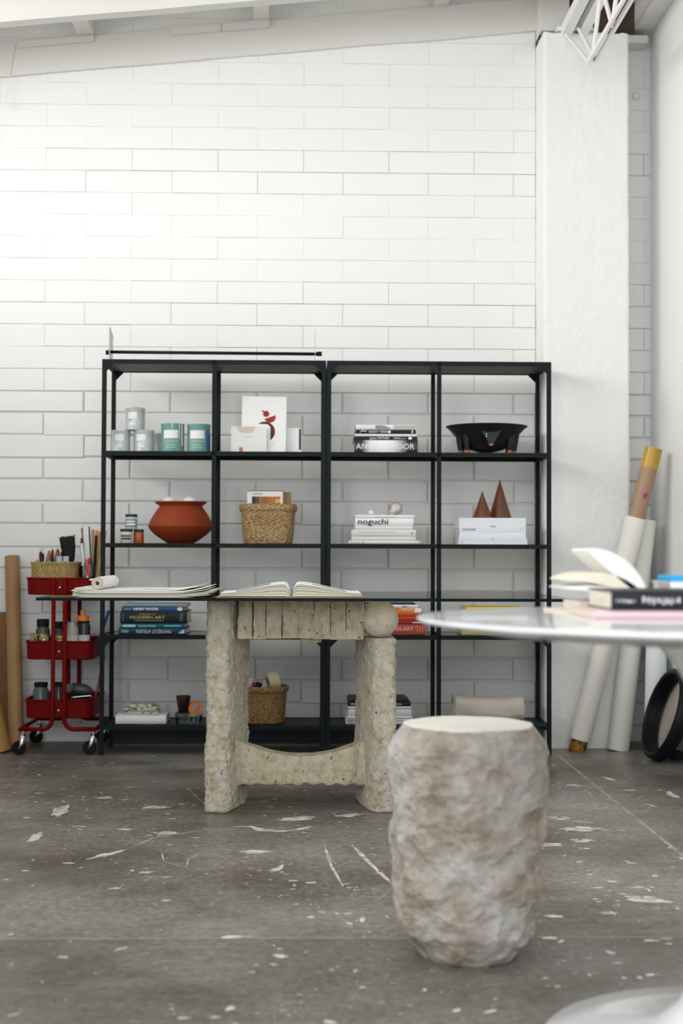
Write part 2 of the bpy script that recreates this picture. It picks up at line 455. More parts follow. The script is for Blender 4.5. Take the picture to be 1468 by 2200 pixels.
# ceiling, rafters and purlins; the roof rises to the right
SL = .0987
zb0 = lambda x: 3.154 + SL * (x + 1.468)          # underside of the rafters
def slopebox(m, x0, x1, y0, y1, h0, h1):
    v = [(x, y, zb0(x) + h) for x in (x0, x1) for y in (y0, y1) for h in (h0, h1)]
    return m.add(v, [(0, 1, 3, 2), (4, 6, 7, 5), (0, 4, 5, 1), (2, 3, 7, 6), (0, 2, 6, 4), (1, 5, 7, 3)])
def roughbeam(x0, x1, y0, y1, h0, h1):
    m = M(); rings = []
    for i in range(61):
        x = x0 + (x1 - x0) * i / 60
        wob = .004 * noise.noise(Vector((x * 2.3, 1, 0))); wob2 = .003 * noise.noise(Vector((x * 5, 3, 0)))
        rings.append([(x, y0 + wob2, zb0(x) + h0 + wob), (x, y1, zb0(x) + h0 + wob), (x, y1, zb0(x) + h1), (x, y0 + wob2, zb0(x) + h1 + wob2)])
    return m.loft(rings)
struct('trim_1', roughbeam(-2.7, 1.23, 6.772, 6.795, .013, .173), TIMBER, 'white rafter sloping along the top of the block wall')
struct('trim_2', roughbeam(-2.7, 1.56, 6.075, 6.14, 0, .17), TIMBER, 'white rafter nearest the camera across the ceiling')
pl = M()
slopebox(pl, -1.39, -1.03, 6.758, 6.7725, .140, .172)
slopebox(pl, -.66, -.42, 6.758, 6.7725, .138, .1735)
slopebox(pl, -.417, -.19, 6.756, 6.7725, .136, .1735)
struct('trim_3', pl, TIMBER, 'loose packing strips on the rafter face')
k = 4
for x0, x1 in ((-1.86, -1.785), (-1.105, -1.030), (-.262, -.190), (.600, .672)):
    m = M(); slopebox(m, x0, x1, 5.2, 6.80, .1735, .262)
    struct('trim_%d' % k, m, TIMBER, 'white ceiling purlin resting on the sloping rafters'); k += 1
ceiling = struct('ceiling', slopebox(M(), -2.75, 1.70, -1.5, 6.9, .276, .31), CEIL, 'white ceiling sheets')
xs = [-2.75, -2.1, -1.45, -.80, -.15, .5, 1.15, 1.66]
for a, b in zip(xs, xs[1:]):
    for y0, y1 in ((4.0, 5.6), (5.6, 6.80)):
        m = M(); slopebox(m, a + .003, b - .003, y0 + .002, y1 - .002, .2625 + rnd.uniform(0, .004), .277)
        part('ceiling_panel', m, CEIL, ceiling)
m = M().box(1.56, 1.654, -1.5, 6.80, 3.405, 3.64)
struct('trim_%d' % k, m, TIMBER, 'white boxed trim where right wall meets ceiling'); k += 1
m = M().box(1.30, 1.62, 6.69, 6.79, 3.337, 3.374).box(1.10, 1.235, 6.64, 6.79, 3.372, 3.64)
struct('trim_%d' % k, m, TIMBER, 'white lintel beside the top of the pier'); k += 1
# pocket where the truss bears: solid panels, its shade painted into rusty brown
m = M().box(1.10, 1.299, 6.70, 6.79, 3.337, 3.371).box(1.236, 1.56, 6.70, 6.79, 3.375, 3.64)
struct('trim_%d' % k, m, VOID, 'dark rusty panels painted as the shade of the pocket above the pier'); k += 1

# open-web steel truss coming forward from the pier
t = thing('roof_truss', 'white open-web steel roof truss over the plastered pier', 'truss', (1.25, 6.6, 3.08))
def flatbar(p, q, wd, th, up=(0, 0, 1)):
    p, q = Vector(p), Vector(q); d = (q - p).normalized(); a = d.cross(Vector(up)).normalized(); b = a.cross(d)
    R = lambda c: [c + a * wd / 2 + b * th / 2, c - a * wd / 2 + b * th / 2, c - a * wd / 2 - b * th / 2, c + a * wd / 2 - b * th / 2]
    return M().loft([R(p), R(q)])
for x in (-.045, .030):
    part('top_chord', flatbar((x, 0, .262), (x, -1.8, .262), .045, .05), STEELW, t)
for x in (-.008, .022):
    part('bottom_chord', flatbar((x, -.385, 0), (x, -1.8, 0), .012, .022), STEELW, t)
ys = [-.385, -.59, -.80, -1.01, -1.22, -1.43, -1.64]
part('web_bar', M().tube([(-.055, -.05, .250), (-.008, -.385, -.005)], .0075), STEELW, t)
part('web_bar', M().tube([(-.005, -.12, .250), (.022, -.385, .005)], .009), STEELW, t)
for i, (a, b) in enumerate(zip(ys, ys[1:])):
    za, zb = (0, .25) if i % 2 == 0 else (.25, 0)
    part('web_bar', M().tube([(.007, a, za), (.007, b, zb)], .0095), STEELW, t)
part('bearing_plate', M().box(-.09, .08, -.06, .03, .258, .275), STEELW, t)

# thin wire with a hook hanging at the left
o = link('wire_hook', M().tube([(-1.40, 6.7725, 3.325), (-1.425, 6.766, 3.20), (-1.445, 6.766, 3.06), (-1.447, 6.766, 3.035), (-1.44, 6.766, 3.018), (-1.425, 6.766, 3.012), (-1.408, 6.766, 3.022), (-1.398, 6.766, 3.045)], .0016, 6).mesh('wire_hook', STEELW, True))
tag(o, 'thin white wire with a hooked end hanging below the sloping rafter', 'hook')
o = link('wall_bolt', M().lathe([(.016, 0), (.016, .018), (.010, .026)], 12).mesh('wall_bolt', STEELW), None, (1.585, 6.794, 3.11), (PI / 2, 0, 0))
tag(o, 'white painted bolt head in the narrow strip beside the pier', 'bolt')

# ------------------------------------------------------------------ shelving: two black steel units
SF, SB = 6.32, 6.65
LV = [1.753, 1.345, .936, .530, .130]
def shelf_unit(x0, x1, label):
    W_ = x1 - x0
    t = thing('shelf_unit', label, 'shelf', (x0, SF, 0), group='black shelf units')
    D = SB - SF; p = .019
    post = M().box(0, p, 0, p, 0, 1.753).mesh('post', BLACK)
    mid = (W_ - p) / 2
    mids = mid
    for x in (0, mids, W_ - p):
        for y in (0, D - p):
            xx = x
            link('post', post, t, (xx, y, 0))
    rail = M().box(p, W_ - p, 0, p, -.019, 0).mesh('rail', BLACK)
    side = M().box(0, p, p, D - p, -.019, 0).mesh('side_rail', BLACK)
    for i, z in enumerate(LV):
        for y in (0, D - p): link('rail', rail, t, (0, y, z))
        for x in (0, W_ - p): link('side_rail', side, t, (x, 0, z))
        if i in (0, 4):
            part('shelf_panel', M().box(p, W_ - p, p, D - p, z - .016, z - .002), BLACKP, t)
        else:
            for a, b in ((p + .002, mids - .002), (mids + p + .002, W_ - p - .002)):
                m = M(); m.cur = 0
                m.box(a, b, p + .001, D - p - .001, z - .008, z - .001)
                me = m.mesh('glass_shelf', [SHELFGLASS, GEDGE])
                for q in me.polygons:
                    if abs(q.normal.z) < .5: q.material_index = 1
                link('glass_shelf', me, t)
    gus = M().prism([(0, 0), (.035, 0), (0, -.035)], 0, .004)
    gm = gus.mesh('gusset', BLACK)
    for z in (1.753 - .019, .530 - .019):
        for y in (.001, D - .005):
            link('gusset', gm, t, (p, y, z))
            link('gusset', gm, t, (W_ - p, y + .004, z), (0, 0, PI))
    part('kick_panel', M().box(p, W_ - p, D - .03, D - .02, .012, .110), BLACKP, t)
    return t
shelf_unit(-.912, .084, 'black steel shelf unit beside the red cart with paint cans on top tier')
shelf_unit(.088, 1.092, 'black steel shelf unit next to the plastered pier with carved bowl on top tier')

# rod resting in two upright plates on top of the shelves
t = thing('rod_stand', 'black rod held by two slim upright plates on top of the shelves', 'rod', (-.885, 6.40, 1.753))
part('rod', M().tube([(-.018, 0, .043), (.94, 0, .040)], .0075, 12), BLACK, t, smooth=True)
for x in (-.018, .932):
    part('end_cap', M().tube([(x - .004, 0, .041), (x + .018, 0, .041)], .0105, 12), BLACK, t)
PLATE = mat('smoky_acrylic', (.34, .37, .38), .25)
prof = [(-.03, 0), (.07, 0), (.07, .09), (.062, .098), (.07, .108), (.085, .118), (.07, .13), (.0, .150), (-.03, .152)]
part('upright_plate', M().prism(prof, -.004, 0, 'YZ'), PLATE, t)
part('upright_plate', M().prism([(-.03, 0), (.03, 0), (.03, .09), (-.03, .148)], .918, .9205, 'YZ'), PLATE, t)

# ------------------------------------------------------------------ stone materials
def travertine(name, c0, c1, c2, pit=(.24, .16, .08), sc=9, bump=.7, st=(1, 1, .35), pitlo=.66, bd=.012):
    m = bpy.data.materials.new(name); m.use_nodes = True
    nt = m.node_tree; b = nt.nodes['Principled BSDF']; b.inputs['Roughness'].default_value = .8
    tc = nt.nodes.new('ShaderNodeTexCoord')
    def nz(scale, det, s=None, r=.6):
        mp = nt.nodes.new('ShaderNodeMapping'); nt.links.new(tc.outputs['Object'], mp.inputs[0])
        if s: mp.inputs['Scale'].default_value = s
        n = nt.nodes.new('ShaderNodeTexNoise'); n.inputs['Scale'].default_value = scale; n.inputs['Detail'].default_value = det
        n.inputs['Roughness'].default_value = r
        nt.links.new(mp.outputs[0], n.inputs['Vector']); return n.outputs[0]
    r = nt.nodes.new('ShaderNodeValToRGB'); e = r.color_ramp.elements; e.new(.5)
    for x, (p, c) in zip(list(e), ((.27, c0), (.44, c1), (.64, c2))): x.position = p; x.color = (*c, 1)
    nt.links.new(nz(sc, 8, st, .68), r.inputs[0])
    pr = nt.nodes.new('ShaderNodeValToRGB'); pr.color_ramp.elements[0].position = pitlo; pr.color_ramp.elements[1].position = pitlo + .07
    nt.links.new(nz(95, 3, (1, 1, .6)), pr.inputs[0])
    mx = nt.nodes.new('ShaderNodeMix'); mx.data_type = 'RGBA'; mx.inputs[7].default_value = (*pit, 1)
    nt.links.new(pr.outputs[0], mx.inputs[0]); nt.links.new(r.outputs[0], mx.inputs[6]); nt.links.new(mx.outputs[2], b.inputs['Base Color'])
    bp = nt.nodes.new('ShaderNodeBump'); bp.inputs['Strength'].default_value = bump; bp.inputs['Distance'].default_value = bd
    s_ = nt.nodes.new('ShaderNodeMath'); s_.operation = 'SUBTRACT'
    nt.links.new(nz(55, 8, st, .7), s_.inputs[0]); nt.links.new(pr.outputs[0], s_.inputs[1])
    nt.links.new(s_.outputs[0], bp.inputs['Height']); nt.links.new(bp.outputs[0], b.inputs['Normal'])
    return m
STONE = travertine('rough_travertine', (.42, .29, .12), (.77, .68, .50), (.90, .86, .77), sc=30, st=(1, 1, .6), bump=1.0, bd=.02, pitlo=.66)
STONEA = travertine('travertine_stave', (.42, .30, .13), (.72, .61, .41), (.86, .79, .63), pitlo=.65, sc=26, st=(1, 1, .6), bump=1.0, bd=.018)
BALL = travertine('honed_travertine', (.50, .41, .26), (.72, .65, .51), (.82, .77, .67), bump=.5, pitlo=.66, st=(1, 1, 1), sc=18)
BALLU = travertine('honed_travertine_warm', (.46, .33, .14), (.70, .59, .38), (.80, .72, .55), bump=.4, pitlo=.67, st=(1, 1, 1), sc=14)
STOOLM = travertine('pale_hewn_limestone', (.24, .16, .09), (.53, .45, .365), (.80, .765, .73), pit=(.30, .19, .10), sc=9, bump=.8, st=(1, 1, 1), pitlo=.70, bd=.02)
STOOLTOP = mat('honed_limestone_top', (.84, .81, .77), .55, col2=(.78, .74, .69), nscale=9)

def rough_column(poly, z0, z1, nr, nz_, amp, f1, amp2, f2, seed, vert=.5, edge=.0, sm=2):
    base = smoothpoly(resample(poly, nr), sm)
    c = sum(base, Vector((0, 0))) / len(base)
    rings = []
    for i in range(nz_ + 1):
        z = z0 + (z1 - z0) * i / nz_
        ring = []
        for j, p in enumerate(base):
            tg = base[(j + 1) % nr] - base[j - 1]
            nn = Vector((tg.y, -tg.x)).normalized()
            if nn.dot(p - c) < 0: nn = -nn
            q = (p.x, p.y, z * vert)
            k = amp * fbm(q, f1, 4, seed) + amp2 * (abs(fbm((p.x, p.y, z * vert), f2, 4, seed + 3)) - .3)
            if edge and (i == 0 or i == nz_): k -= edge
            ring.append((p.x + nn.x * k, p.y + nn.y * k, z + (amp * .5 * fbm((p.x, p.y, 0), 20, 3, seed) if i == 0 and False else 0)))
        rings.append(ring)
    return M().loft(rings)

# ------------------------------------------------------------------ glass-topped travertine table
t = thing('stone_table', 'glass-topped table on a chunky rough travertine base with a stone ball', 'table', (0, 4.92, 0))
m = M().box(-.898, .896, -.17, .73, .733, .743)
me = m.mesh('glass_top', [GLASS, GEDGE])
for q in me.polygons:
    if abs(q.normal.z) < .5: q.material_index = 1
go = link('glass_top', me, t)
go['label'] = 'thin clear glass top with dark green edge'
Lp = [(-.346, .0), (-.30, -.004), (-.266, .0), (-.254, .04), (-.238, .11), (-.222, .18), (-.212, .25), (-.209, .32), (-.23, .35), (-.29, .36), (-.346, .36), (-.349, .18)]
part('leg', rough_column(Lp, .0, .7325, 150, 170, .009, 7, .009, 42, 2, .8, .005, 9), STONE, t, auto=None, smooth=True)
Rp = [(.310, .0), (.27, -.004), (.232, .0), (.221, .04), (.206, .11), (.192, .18), (.183, .25), (.180, .32), (.20, .35), (.26, .36), (.310, .36), (.314, .18)]
part('leg', rough_column(Rp, .0, .5985, 150, 150, .006, 8, .008, 44, 5, .7, .005, 9), STONE, t, auto=None, smooth=True)
# apron: a core with upright stone staves in front
ap = part('apron', M().box(-.225, .21, .075, .16, .605, .7325), STONEA, t)
x = -.238
for i, wd in enumerate((.052, .046, .056, .056, .055, .057, .054, .062)):
    bulge = .018 * (1 - ((x + wd / 2 - .0) / .24) ** 2)
    P = [(x + .0002, .076), (x + wd - .0002, .076), (x + wd - .0002, .049 - bulge), (x + wd * .5, .046 - bulge), (x + .0002, .049 - bulge)]
    col = rough_column([(a, b) for a, b in P], .596 + rnd.uniform(-.003, .003), .7325, 72, 40, .006, 14, .005, 38, 11, .6, .001, 0)
    part('stone_stave', col, STONEA, ap, auto=.8)
    x += wd
part('underside_lug', rough_column(rrect(-.02, .055, .06, .12, .02, 3), .580, .600, 40, 6, .004, 20, .002, 40, 31, 1, .004), STONE, t, smooth=True)
# concave lower stretcher
rings = []
for i in range(81):
    x = -.248 + .468 * i / 80
    u = (x + .015) / .205
    zt = .182 + .046 * min(1.15, abs(u)) ** 2.0
    base = resample(rrect(0, 1, 0, 1, .05, 2), 64)
    ring = []
    for p in base:
        y = .085 + .10 * p.x; z = .082 + (zt - .082) * p.y
        front = 1 if p.x < .2 else 0
        k = .006 * fbm((x, y, z), 16, 4, 8) + .004 * (abs(fbm((x, y, z), 45, 3, 9)) - .3) + (.003 * math.cos(x * 2 * PI / .055) if front else 0)
        ring.append((x, y + (-k if p.x < .5 else k), z + (.2 * k if p.y > .9 else (k if p.y < .1 else 0))))
    rings.append(ring)
part('stretcher', M().loft(rings), STONEA, t, auto=.9)
pf = [(.0655 * math.sin(PI * k / 28), -.0655 * math.cos(PI * k / 28)) for k in range(1, 14)]
bo = part('stone_ball', M().lathe([(r * 1.012, z_ * 1.008) for r, z_ in pf] + [(.0664, -.0005), (.0664, .0012), (.0652, .0016)], 56), BALL, t, (.257, .066, .6652), (.03, .05, 0), auto=.6, label='round stone ball split by a fine seam')
part('upper_half', M().lathe([(.0652, .0)] + [(r, -z_) for r, z_ in pf[::-1]], 56), BALLU, bo, auto=.6)

# ------------------------------------------------------------------ hewn stone stool in front
t = thing('stone_stool', 'rough hewn pale limestone drum stool standing in the foreground', 'stool', (.364, 3.20, 0))
zr = [(0, .108), (.02, .122), (.06, .146), (.15, .160), (.27, .166), (.40, .168), (.46, .162), (.49, .154), (.506, .147), (.510, .141)]
def rad(z):
    for (a, r1), (b, r2) in zip(zr, zr[1:]):
        if z <= b: return r1 + (r2 - r1) * (z - a) / (b - a)
    return zr[-1][1]
rings = []
NR, NZ = 220, 200
for i in range(NZ + 1):
    z = .510 * i / NZ
    ring = []
    for j in range(NR):
        a = 2 * PI * j / NR
        d = Vector((math.cos(a), math.sin(a), 0)); r = rad(z); q = d * r + Vector((0, 0, z))
        k = .015 * fbm(q, 8.0, 2, 4) + .020 * (abs(noise.fractal(q * 11 + Vector((3, 9, 2)), 1.0, 2.0, 4)) - .3) * -1
        vd = noise.voronoi(q * 11)[0]
        k += .007 * (vd[1] - vd[0] - .25) * -1
        k += .0022 * fbm(q, 70, 3, 7)
        if z > .47: k *= max(.12, 1 - (z - .47) / .045)
        if z < .02: k *= .35 + z * 30
        ring.append(d * (r + k) + Vector((0, 0, z)))
    rings.append(ring)
part('stone_body', M().loft(rings), STOOLM, t, smooth=True)
top = [[(math.cos(2 * PI * j / 120) * s_ * (.1445 + .006 * fbm((math.cos(2 * PI * j / 120) * .14, math.sin(2 * PI * j / 120) * .14, 0), 14, 4, 6)), math.sin(2 * PI * j / 120) * s_ * (.1445 + .006 * fbm((math.cos(2 * PI * j / 120) * .14, math.sin(2 * PI * j / 120) * .14, 0), 14, 4, 6)), z) for j in range(120)] for s_, z in ((1.0, .508), (1.0, .5115), (.97, .5125))]
part('honed_top', M().loft(top), STOOLTOP, t, label='flat honed near-white top')

# ------------------------------------------------------------------ white tulip-shaped table, foreground right
t = thing('round_table', 'white round pedestal table in the foreground cut by the right edge', 'table', (.78, 2.56, 0))
part('table_top', M().lathe([(.05, .748), (.46, .750), (.56, .766), (.5785, .7705), (.580, .774), (.578, .7775), (.570, .7782), (.2, .778)], 144), TULIP, t, smooth=False, auto=.5)
part('pedestal', M().lathe([(.352, .0), (.355, .006), (.350, .012), (.28, .018), (.20, .029), (.145, .050), (.105, .085), (.078, .14), (.060, .22), (.049, .34), (.045, .45), (.049, .52), (.062, .585), (.080, .635), (.108, .685), (.140, .725), (.165, .7485)], 96), TULIP, t, smooth=True)

# ------------------------------------------------------------------ books
def cmat(name, c, rough=.45): return mat('cover_' + name, c, rough, spec=.22)
def book(x0, x1, y0, depth, z0, th, cover, label, name='book', soft=False, rot=0.0, group=None, pages=None, grp=None):
    """closed book lying flat, spine towards the camera (-Y)"""
    cx = (x0 + x1) / 2; w_ = x1 - x0; hw = w_ / 2
    t = thing(name, label, 'book' if name == 'book' else 'magazine', (cx, y0, z0), (0, 0, rot), grp)
    b = .0008 if soft else min(.0024, th * .14)
    c = M()
    c.box(-hw, hw, 0, depth, 0, b).box(-hw, hw, 0, depth, th - b, th)
    n = 8
    sp_ = [(0, b * .2)] + [(-.0035 * math.sin(PI * k / n) * (0 if soft else 1) - .0002, b * .3 + (th - b * .6) * k / n) for k in range(n + 1)] + [(0, th - b * .2), (.002, th - b * .2), (.002, b * .2)]
    c.prism(sp_, -hw, hw, 'YZ')
    part('cover', c, cover, t)
    e = 0.0005 if soft else .003
    part('pages', M().box(-hw + e, hw - e, .0022, depth - e, b, th - b), pages or PAGES, t)
    return t
FY = 6.372

# top tier, third bay: monochrome art books
z = LV[1]
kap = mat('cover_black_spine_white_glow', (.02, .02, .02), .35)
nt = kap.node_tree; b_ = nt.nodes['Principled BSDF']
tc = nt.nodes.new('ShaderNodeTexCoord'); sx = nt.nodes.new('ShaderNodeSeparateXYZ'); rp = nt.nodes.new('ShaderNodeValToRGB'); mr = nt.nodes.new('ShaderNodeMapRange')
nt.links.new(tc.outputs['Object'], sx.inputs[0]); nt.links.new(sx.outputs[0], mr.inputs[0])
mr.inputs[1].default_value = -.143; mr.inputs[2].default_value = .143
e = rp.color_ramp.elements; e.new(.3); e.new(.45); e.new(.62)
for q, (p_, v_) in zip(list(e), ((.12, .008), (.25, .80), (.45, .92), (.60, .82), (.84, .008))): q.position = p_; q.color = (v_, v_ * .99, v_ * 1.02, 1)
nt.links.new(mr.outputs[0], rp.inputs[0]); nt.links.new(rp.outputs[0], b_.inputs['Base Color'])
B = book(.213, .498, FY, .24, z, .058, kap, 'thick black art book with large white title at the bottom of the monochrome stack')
text('ANISH KAPOOR', .037, WHITEINK, B, (-.136, -.0045, .028), xs=.98)
B = book(.212, .496, FY, .24, z + .0582, .017, cmat('navy', (.02, .03, .036)), 'thin navy book directly on the thickest black art book')
text('space WITHIN', .0145, WHITEINK, B, (-.074, -.0045, .0085), xs=1.0)
for k in range(2): part('caption', M().box(.035, .035 + (.03, .055)[k], -.0046, -.0042, .0095 - k * .004, .0108 - k * .004), WHITEINK, B)
part('emblem', M().prism([(.109 + .0085 * math.cos(a * PI / 8), .0085 + .0062 * math.sin(a * PI / 8)) for a in range(16)], -.0048, -.0042), WHITEINK, B)
book(.214, .494, FY, .235, z + .0755, .0105, cmat('offwhite', (.74, .70, .65)), 'thin off-white book in the middle of the monochrome stack', soft=True)
B = book(.219, .489, FY + .004, .23, z + .0863, .0185, cmat('soot', (.016, .02, .02)), 'black book with bird emblem between white books in the monochrome stack')
text('NINETY YEARS', .0135, WHITEINK, B, (-.078, -.0045, .009), xs=.98)
em = M().tube([(-.117, -.0044, .004), (-.112, -.0044, .0115), (-.100, -.0044, .0135), (-.094, -.0044, .0095), (-.086, -.0044, .014)], [.0006, .0016, .0028, .0014, .002], 6)
part('emblem', em, WHITEINK, B)
part('emblem', M().box(.116, .122, -.0046, -.0042, .004, .016), WHITEINK, B)
part('emblem', M().prism([(.016 + .006 * math.cos(a * PI / 6), .009 + .006 * math.sin(a * PI / 6)) for a in range(12)], -.0048, -.0042), WHITEINK, B)
wb = mat('cover_white_grey_photo', (.78, .78, .78), .4)
B = book(.219, .487, FY + .003, .225, z + .105, .0225, wb, 'white book with grey photo spine on top of the monochrome stack')
part('spine_photo', M().prism([(-.046, .003), (-.046, .0195), (-.012, .0195), (.012, .012), (.024, .004)], -.0046, -.0038), GREYINK, B)
part('spine_panel', M().box(.036, .132, -.0046, -.0040, .003, .0195), cmat('warmgrey', (.50, .46, .44)), B)

# second tier, third bay: white books
z = LV[2]
whites = [(.188, .511, .0145, (.76, .76, .72), 'cream-white wide book at the very bottom of the white book stack'),
          (.201, .489, .0175, (.74, .74, .70), 'cream-white book second from the bottom of the white book stack'),
          (.200, .490, .0315, (.72, .715, .69), 'thick cream-white book with faint pink title mid white book stack'),
          (.217, .475, .0175, (.77, .77, .73), 'thin blank ivory book under the noguchi titled book'),
          (.217, .479, .0335, (.84, .85, .86), 'white book with bold black lowercase title in the white book stack'),
          (.217, .484, .0150, (.82, .82, .80), 'thin white book on top of the white stack under a shell')]
for i, (a, b, th, c, lb) in enumerate(whites):
    lb = lb.replace('the noguchi titled book', 'the bold-titled white book')
    B = book(a, b, FY + (.0, .003, .002, .006, .004, .004)[i], .24, z, th, cmat('white%d' % i, c), lb, pages=PAPER)
    hw = (b - a) / 2
    if i == 4: text('noguchi', .0335, INK, B, (-hw + .011, -.0045, .0175), xs=1.32, off=.0006)
    if i == 2:
        PINK = mat('faint_pink_ink', (.66, .56, .53), .6)
        part('title_line', M().box(-hw + .03, -hw + .20, -.0045, -.0038, .019, .024), PINK, B)
        part('title_line', M().box(-hw + .025, -hw + .19, -.0045, -.0038, .0065, .0105), PINK, B)
        part('emblem', M().prism([(hw - .018 + .0045 * math.cos(q * PI / 6), .016 + .0045 * math.sin(q * PI / 6)) for q in range(12)], -.0046, -.0036), GREYINK, B)
    if i == 5: part('title_line', M().box(-.045, .045, -.0045, -.0038, .004, .0075), mat('pale_grey_ink', (.55, .55, .55), .6), B)
    if i == 0:
        part('title_line', M().box(-hw + .012, -hw + .055, -.0045, -.0038, .005, .009), mat('pale_grey_ink', (.55, .55, .55), .6), B)
        part('spine_rule', M().box(-hw + .064, -hw + .0665, -.0045, -.0038, .001, .0135), INK, B)
        part('spine_rule', M().box(hw - .008, hw - .005, -.0045, -.0038, .001, .0135), GREYINK, B)
    z += th + .0002
ztop_white = z
# shell and pebble on the white stack
rings = []
for i in range(15):
    a = PI * (i + .5) / 15
    rings.append([(math.sin(a) * math.cos(2 * PI * j / 22) * .030 * (1 + .35 * fbm((math.cos(2 * PI * j / 22), math.sin(2 * PI * j / 22), a), 1.6, 3, 3)), math.sin(a) * math.sin(2 * PI * j / 22) * .022 * (1 + .3 * fbm((math.cos(2 * PI * j / 22), 2, a), 1.6, 3, 4)), .028 - .0275 * math.cos(a) * (1 + .15 * math.cos(3 * 2 * PI * j / 22))) for j in range(22)])
lo = min(p[2] for r in rings for p in r)
o = link('seashell', M().loft([[(x, y, z_ - lo) for x, y, z_ in r] for r in rings]).mesh('seashell', mat('shell', (.66, .62, .60), .4, col2=(.38, .25, .15), nscale=38, lo=.42, hi=.66, bump=.4, bscale=60), True), None, (.402, FY + .06, ztop_white))
tag(o, 'small knobbly beige and white seashell on top of the white book stack', 'shell')
o = link('pebble', M().sphere((0, 0, .012), .0155, 18, 10, .78).mesh('pebble', PAPER, True), None, (.292, FY + .06, ztop_white))
tag(o, 'small round white pebble left of the seashell on the white books', 'pebble')

# second tier, fourth bay: white magazines
z = LV[2]
mg = [(.682, .992, .0185, 'wide white magazine at the bottom of the magazine stack'),
      (.682, .990, .0135, 'wide white magazine with small blue spine mark second from the bottom'),
      (.687, .985, .0125, 'white magazine third from the bottom of the magazine stack'),
      (.687, .985, .0130, 'white magazine fourth from the bottom of the magazine stack'),
      (.686, .986, .0160, 'white magazine with black title at left end of its spine'),
      (.684, .987, .0135, 'white magazine with tiny centred black title on its spine'),
      (.684, .986, .0150, 'white magazine second from the top under the wooden cones'),
      (.684, .986, .0160, 'white magazine at the very top directly under the wooden cones')]
MW = [cmat('mag%d' % k, c, .35) for k, c in enumerate(((.80, .83, .88), (.77, .80, .86), (.83, .85, .88)))]
for i, (a, b, th, lb) in enumerate(mg):
    B = book(a, b, FY + rnd.uniform(0, .004), .23, z, th, MW[i % 3], lb, 'magazine', soft=True, pages=PAPER)
    hw = (b - a) / 2
    if i == 4: text('DE MAGAZINE', .0125, INK, B, (-hw + .014, -.0008, .008), xs=.72); text('17', .012, GREYINK, B, (hw - .024, -.0008, .008), xs=.6)
    if i == 5: text('DESIGN', .0085, INK, B, (-.012, -.0008, .0065), xs=.9); part('spine_mark', M().box(hw - .006, hw - .003, -.0009, -.0003, .004, .009), INK, B)
    if i == 1: part('spine_mark', M().box(-.005, .005, -.0009, -.0003, .001, .0125), mat('pale_blue_ink', (.45, .60, .85), .6), B)
    if i == 0: part('spine_mark', M().box(-hw + .012, -hw + .022, -.0009, -.0003, .008, .0105), GREYINK, B)
    z += th + .0002
CONEW = mat('red_brown_hardwood', (.23, .055, .018), .3, col2=(.10, .025, .010), nscale=16, stretch=(1, 1, .12), coat=.3)
for x, y, r, h, lb in ((.800, 6.46, .0455, .124, 'shorter polished red-brown wooden cone on the magazines'), (.890, 6.532, .0535, .180, 'taller polished red-brown wooden cone on the magazines')):
    o = link('wooden_cone', M().lathe([(r - .001, 0), (r, .002), (r * .5, h * .5), (.001, h)], 40).mesh('wooden_cone', CONEW, False, .6), None, (x, y, z))
    tag(o, lb, 'cone', 'wooden cones')

# third tier, first bay: blue and black art books
z = LV[3]
DKB = cmat('deepblue', (.008, .045, .11)); TEAL = cmat('teal', (.004, .125, .165)); NEARB = cmat('nearblack', (.008, .014, .018)); HMB = cmat('royal', (.025, .085, .22)); SEA = cmat('seagreen', (.22, .33, .30))
B = book(-.836, -.538, FY, .25, z, .0265, DKB, 'dark blue book with upside-down cream title at the bottom of the blue stack')
text('MAITRES ET ATELIERS', .021, mat('cream_ink', (.72, .66, .52), .6), B, (.085, -.0045, .0135), (PI / 2, PI, 0), .78)
part('spine_block', M().box(-.137, -.105, -.0046, -.0040, .008, .020), GREYINK, B)
part('spine_block', M().prism([(.115, .004), (.125, .012), (.135, .020), (.144, .022), (.144, .004)], -.0046, -.0040), mat('pale_blue_ink', (.45, .60, .85), .6), B)
B = book(-.826, -.544, FY + .004, .235, z + .0267, .0225, TEAL, 'teal book in the blue stack below the thick black one')
text('In praise of hands', .0125, WHITEINK, B, (-.063, -.0045, .011), xs=.86)
part('spine_block', M().box(-.134, -.077, -.0046, -.0040, .006, .0165), mat('pale_teal_ink', (.40, .62, .66), .6), B)
part('spine_block', M().box(.051, .125, -.0046, -.0040, .009, .0125), mat('pale_teal_ink', (.40, .62, .66), .6), B)
B = book(-.829, -.532, FY - .002, .25, z + .0494, .0525, NEARB, 'thick black art history book with gold title in the blue stack')
text('MODERN ART', .020, GOLDINK, B, (-.106, -.0045, .0255), xs=1.22)
text('A HISTORY OF', .0075, GOLDINK, B, (-.066, -.0045, .0400), xs=1.5)
part('title_line', M().box(-.085, .045, -.0046, -.0040, .0105, .0135), mat('dull_gold_ink', (.30, .22, .09), .5), B)
for q in (-.137, .117, .126): part('spine_rule', M().box(q, q + .0022, -.0046, -.0040, .009, .043), GREYINK, B)
B = book(-.824, -.543, FY + .004, .23, z + .1021, .0205, HMB, 'royal blue book with white title above the thick black one')
text('HENRY MOORE', .0155, WHITEINK, B, (-.088, -.0045, .010), xs=1.02, off=.0003)
text('the art of', .009, WHITEINK, B, (-.127, -.0045, .0095), xs=.8)
part('emblem', M().prism([(.119 + .0125 * math.cos(a * PI / 9), .0105 + .0082 * math.sin(a * PI / 9)) for a in range(18)], -.0048, -.0040), mat('cream_ink', (.72, .66, .52), .6), B)
B = book(-.820, -.532, FY + .008, .22, z + .1228, .0125, SEA, 'thin worn sea-green book on top of the blue stack')
part('spine_patch', M().box(-.144, -.134, -.0047, -.0038, .001, .0115), WOODL, B)
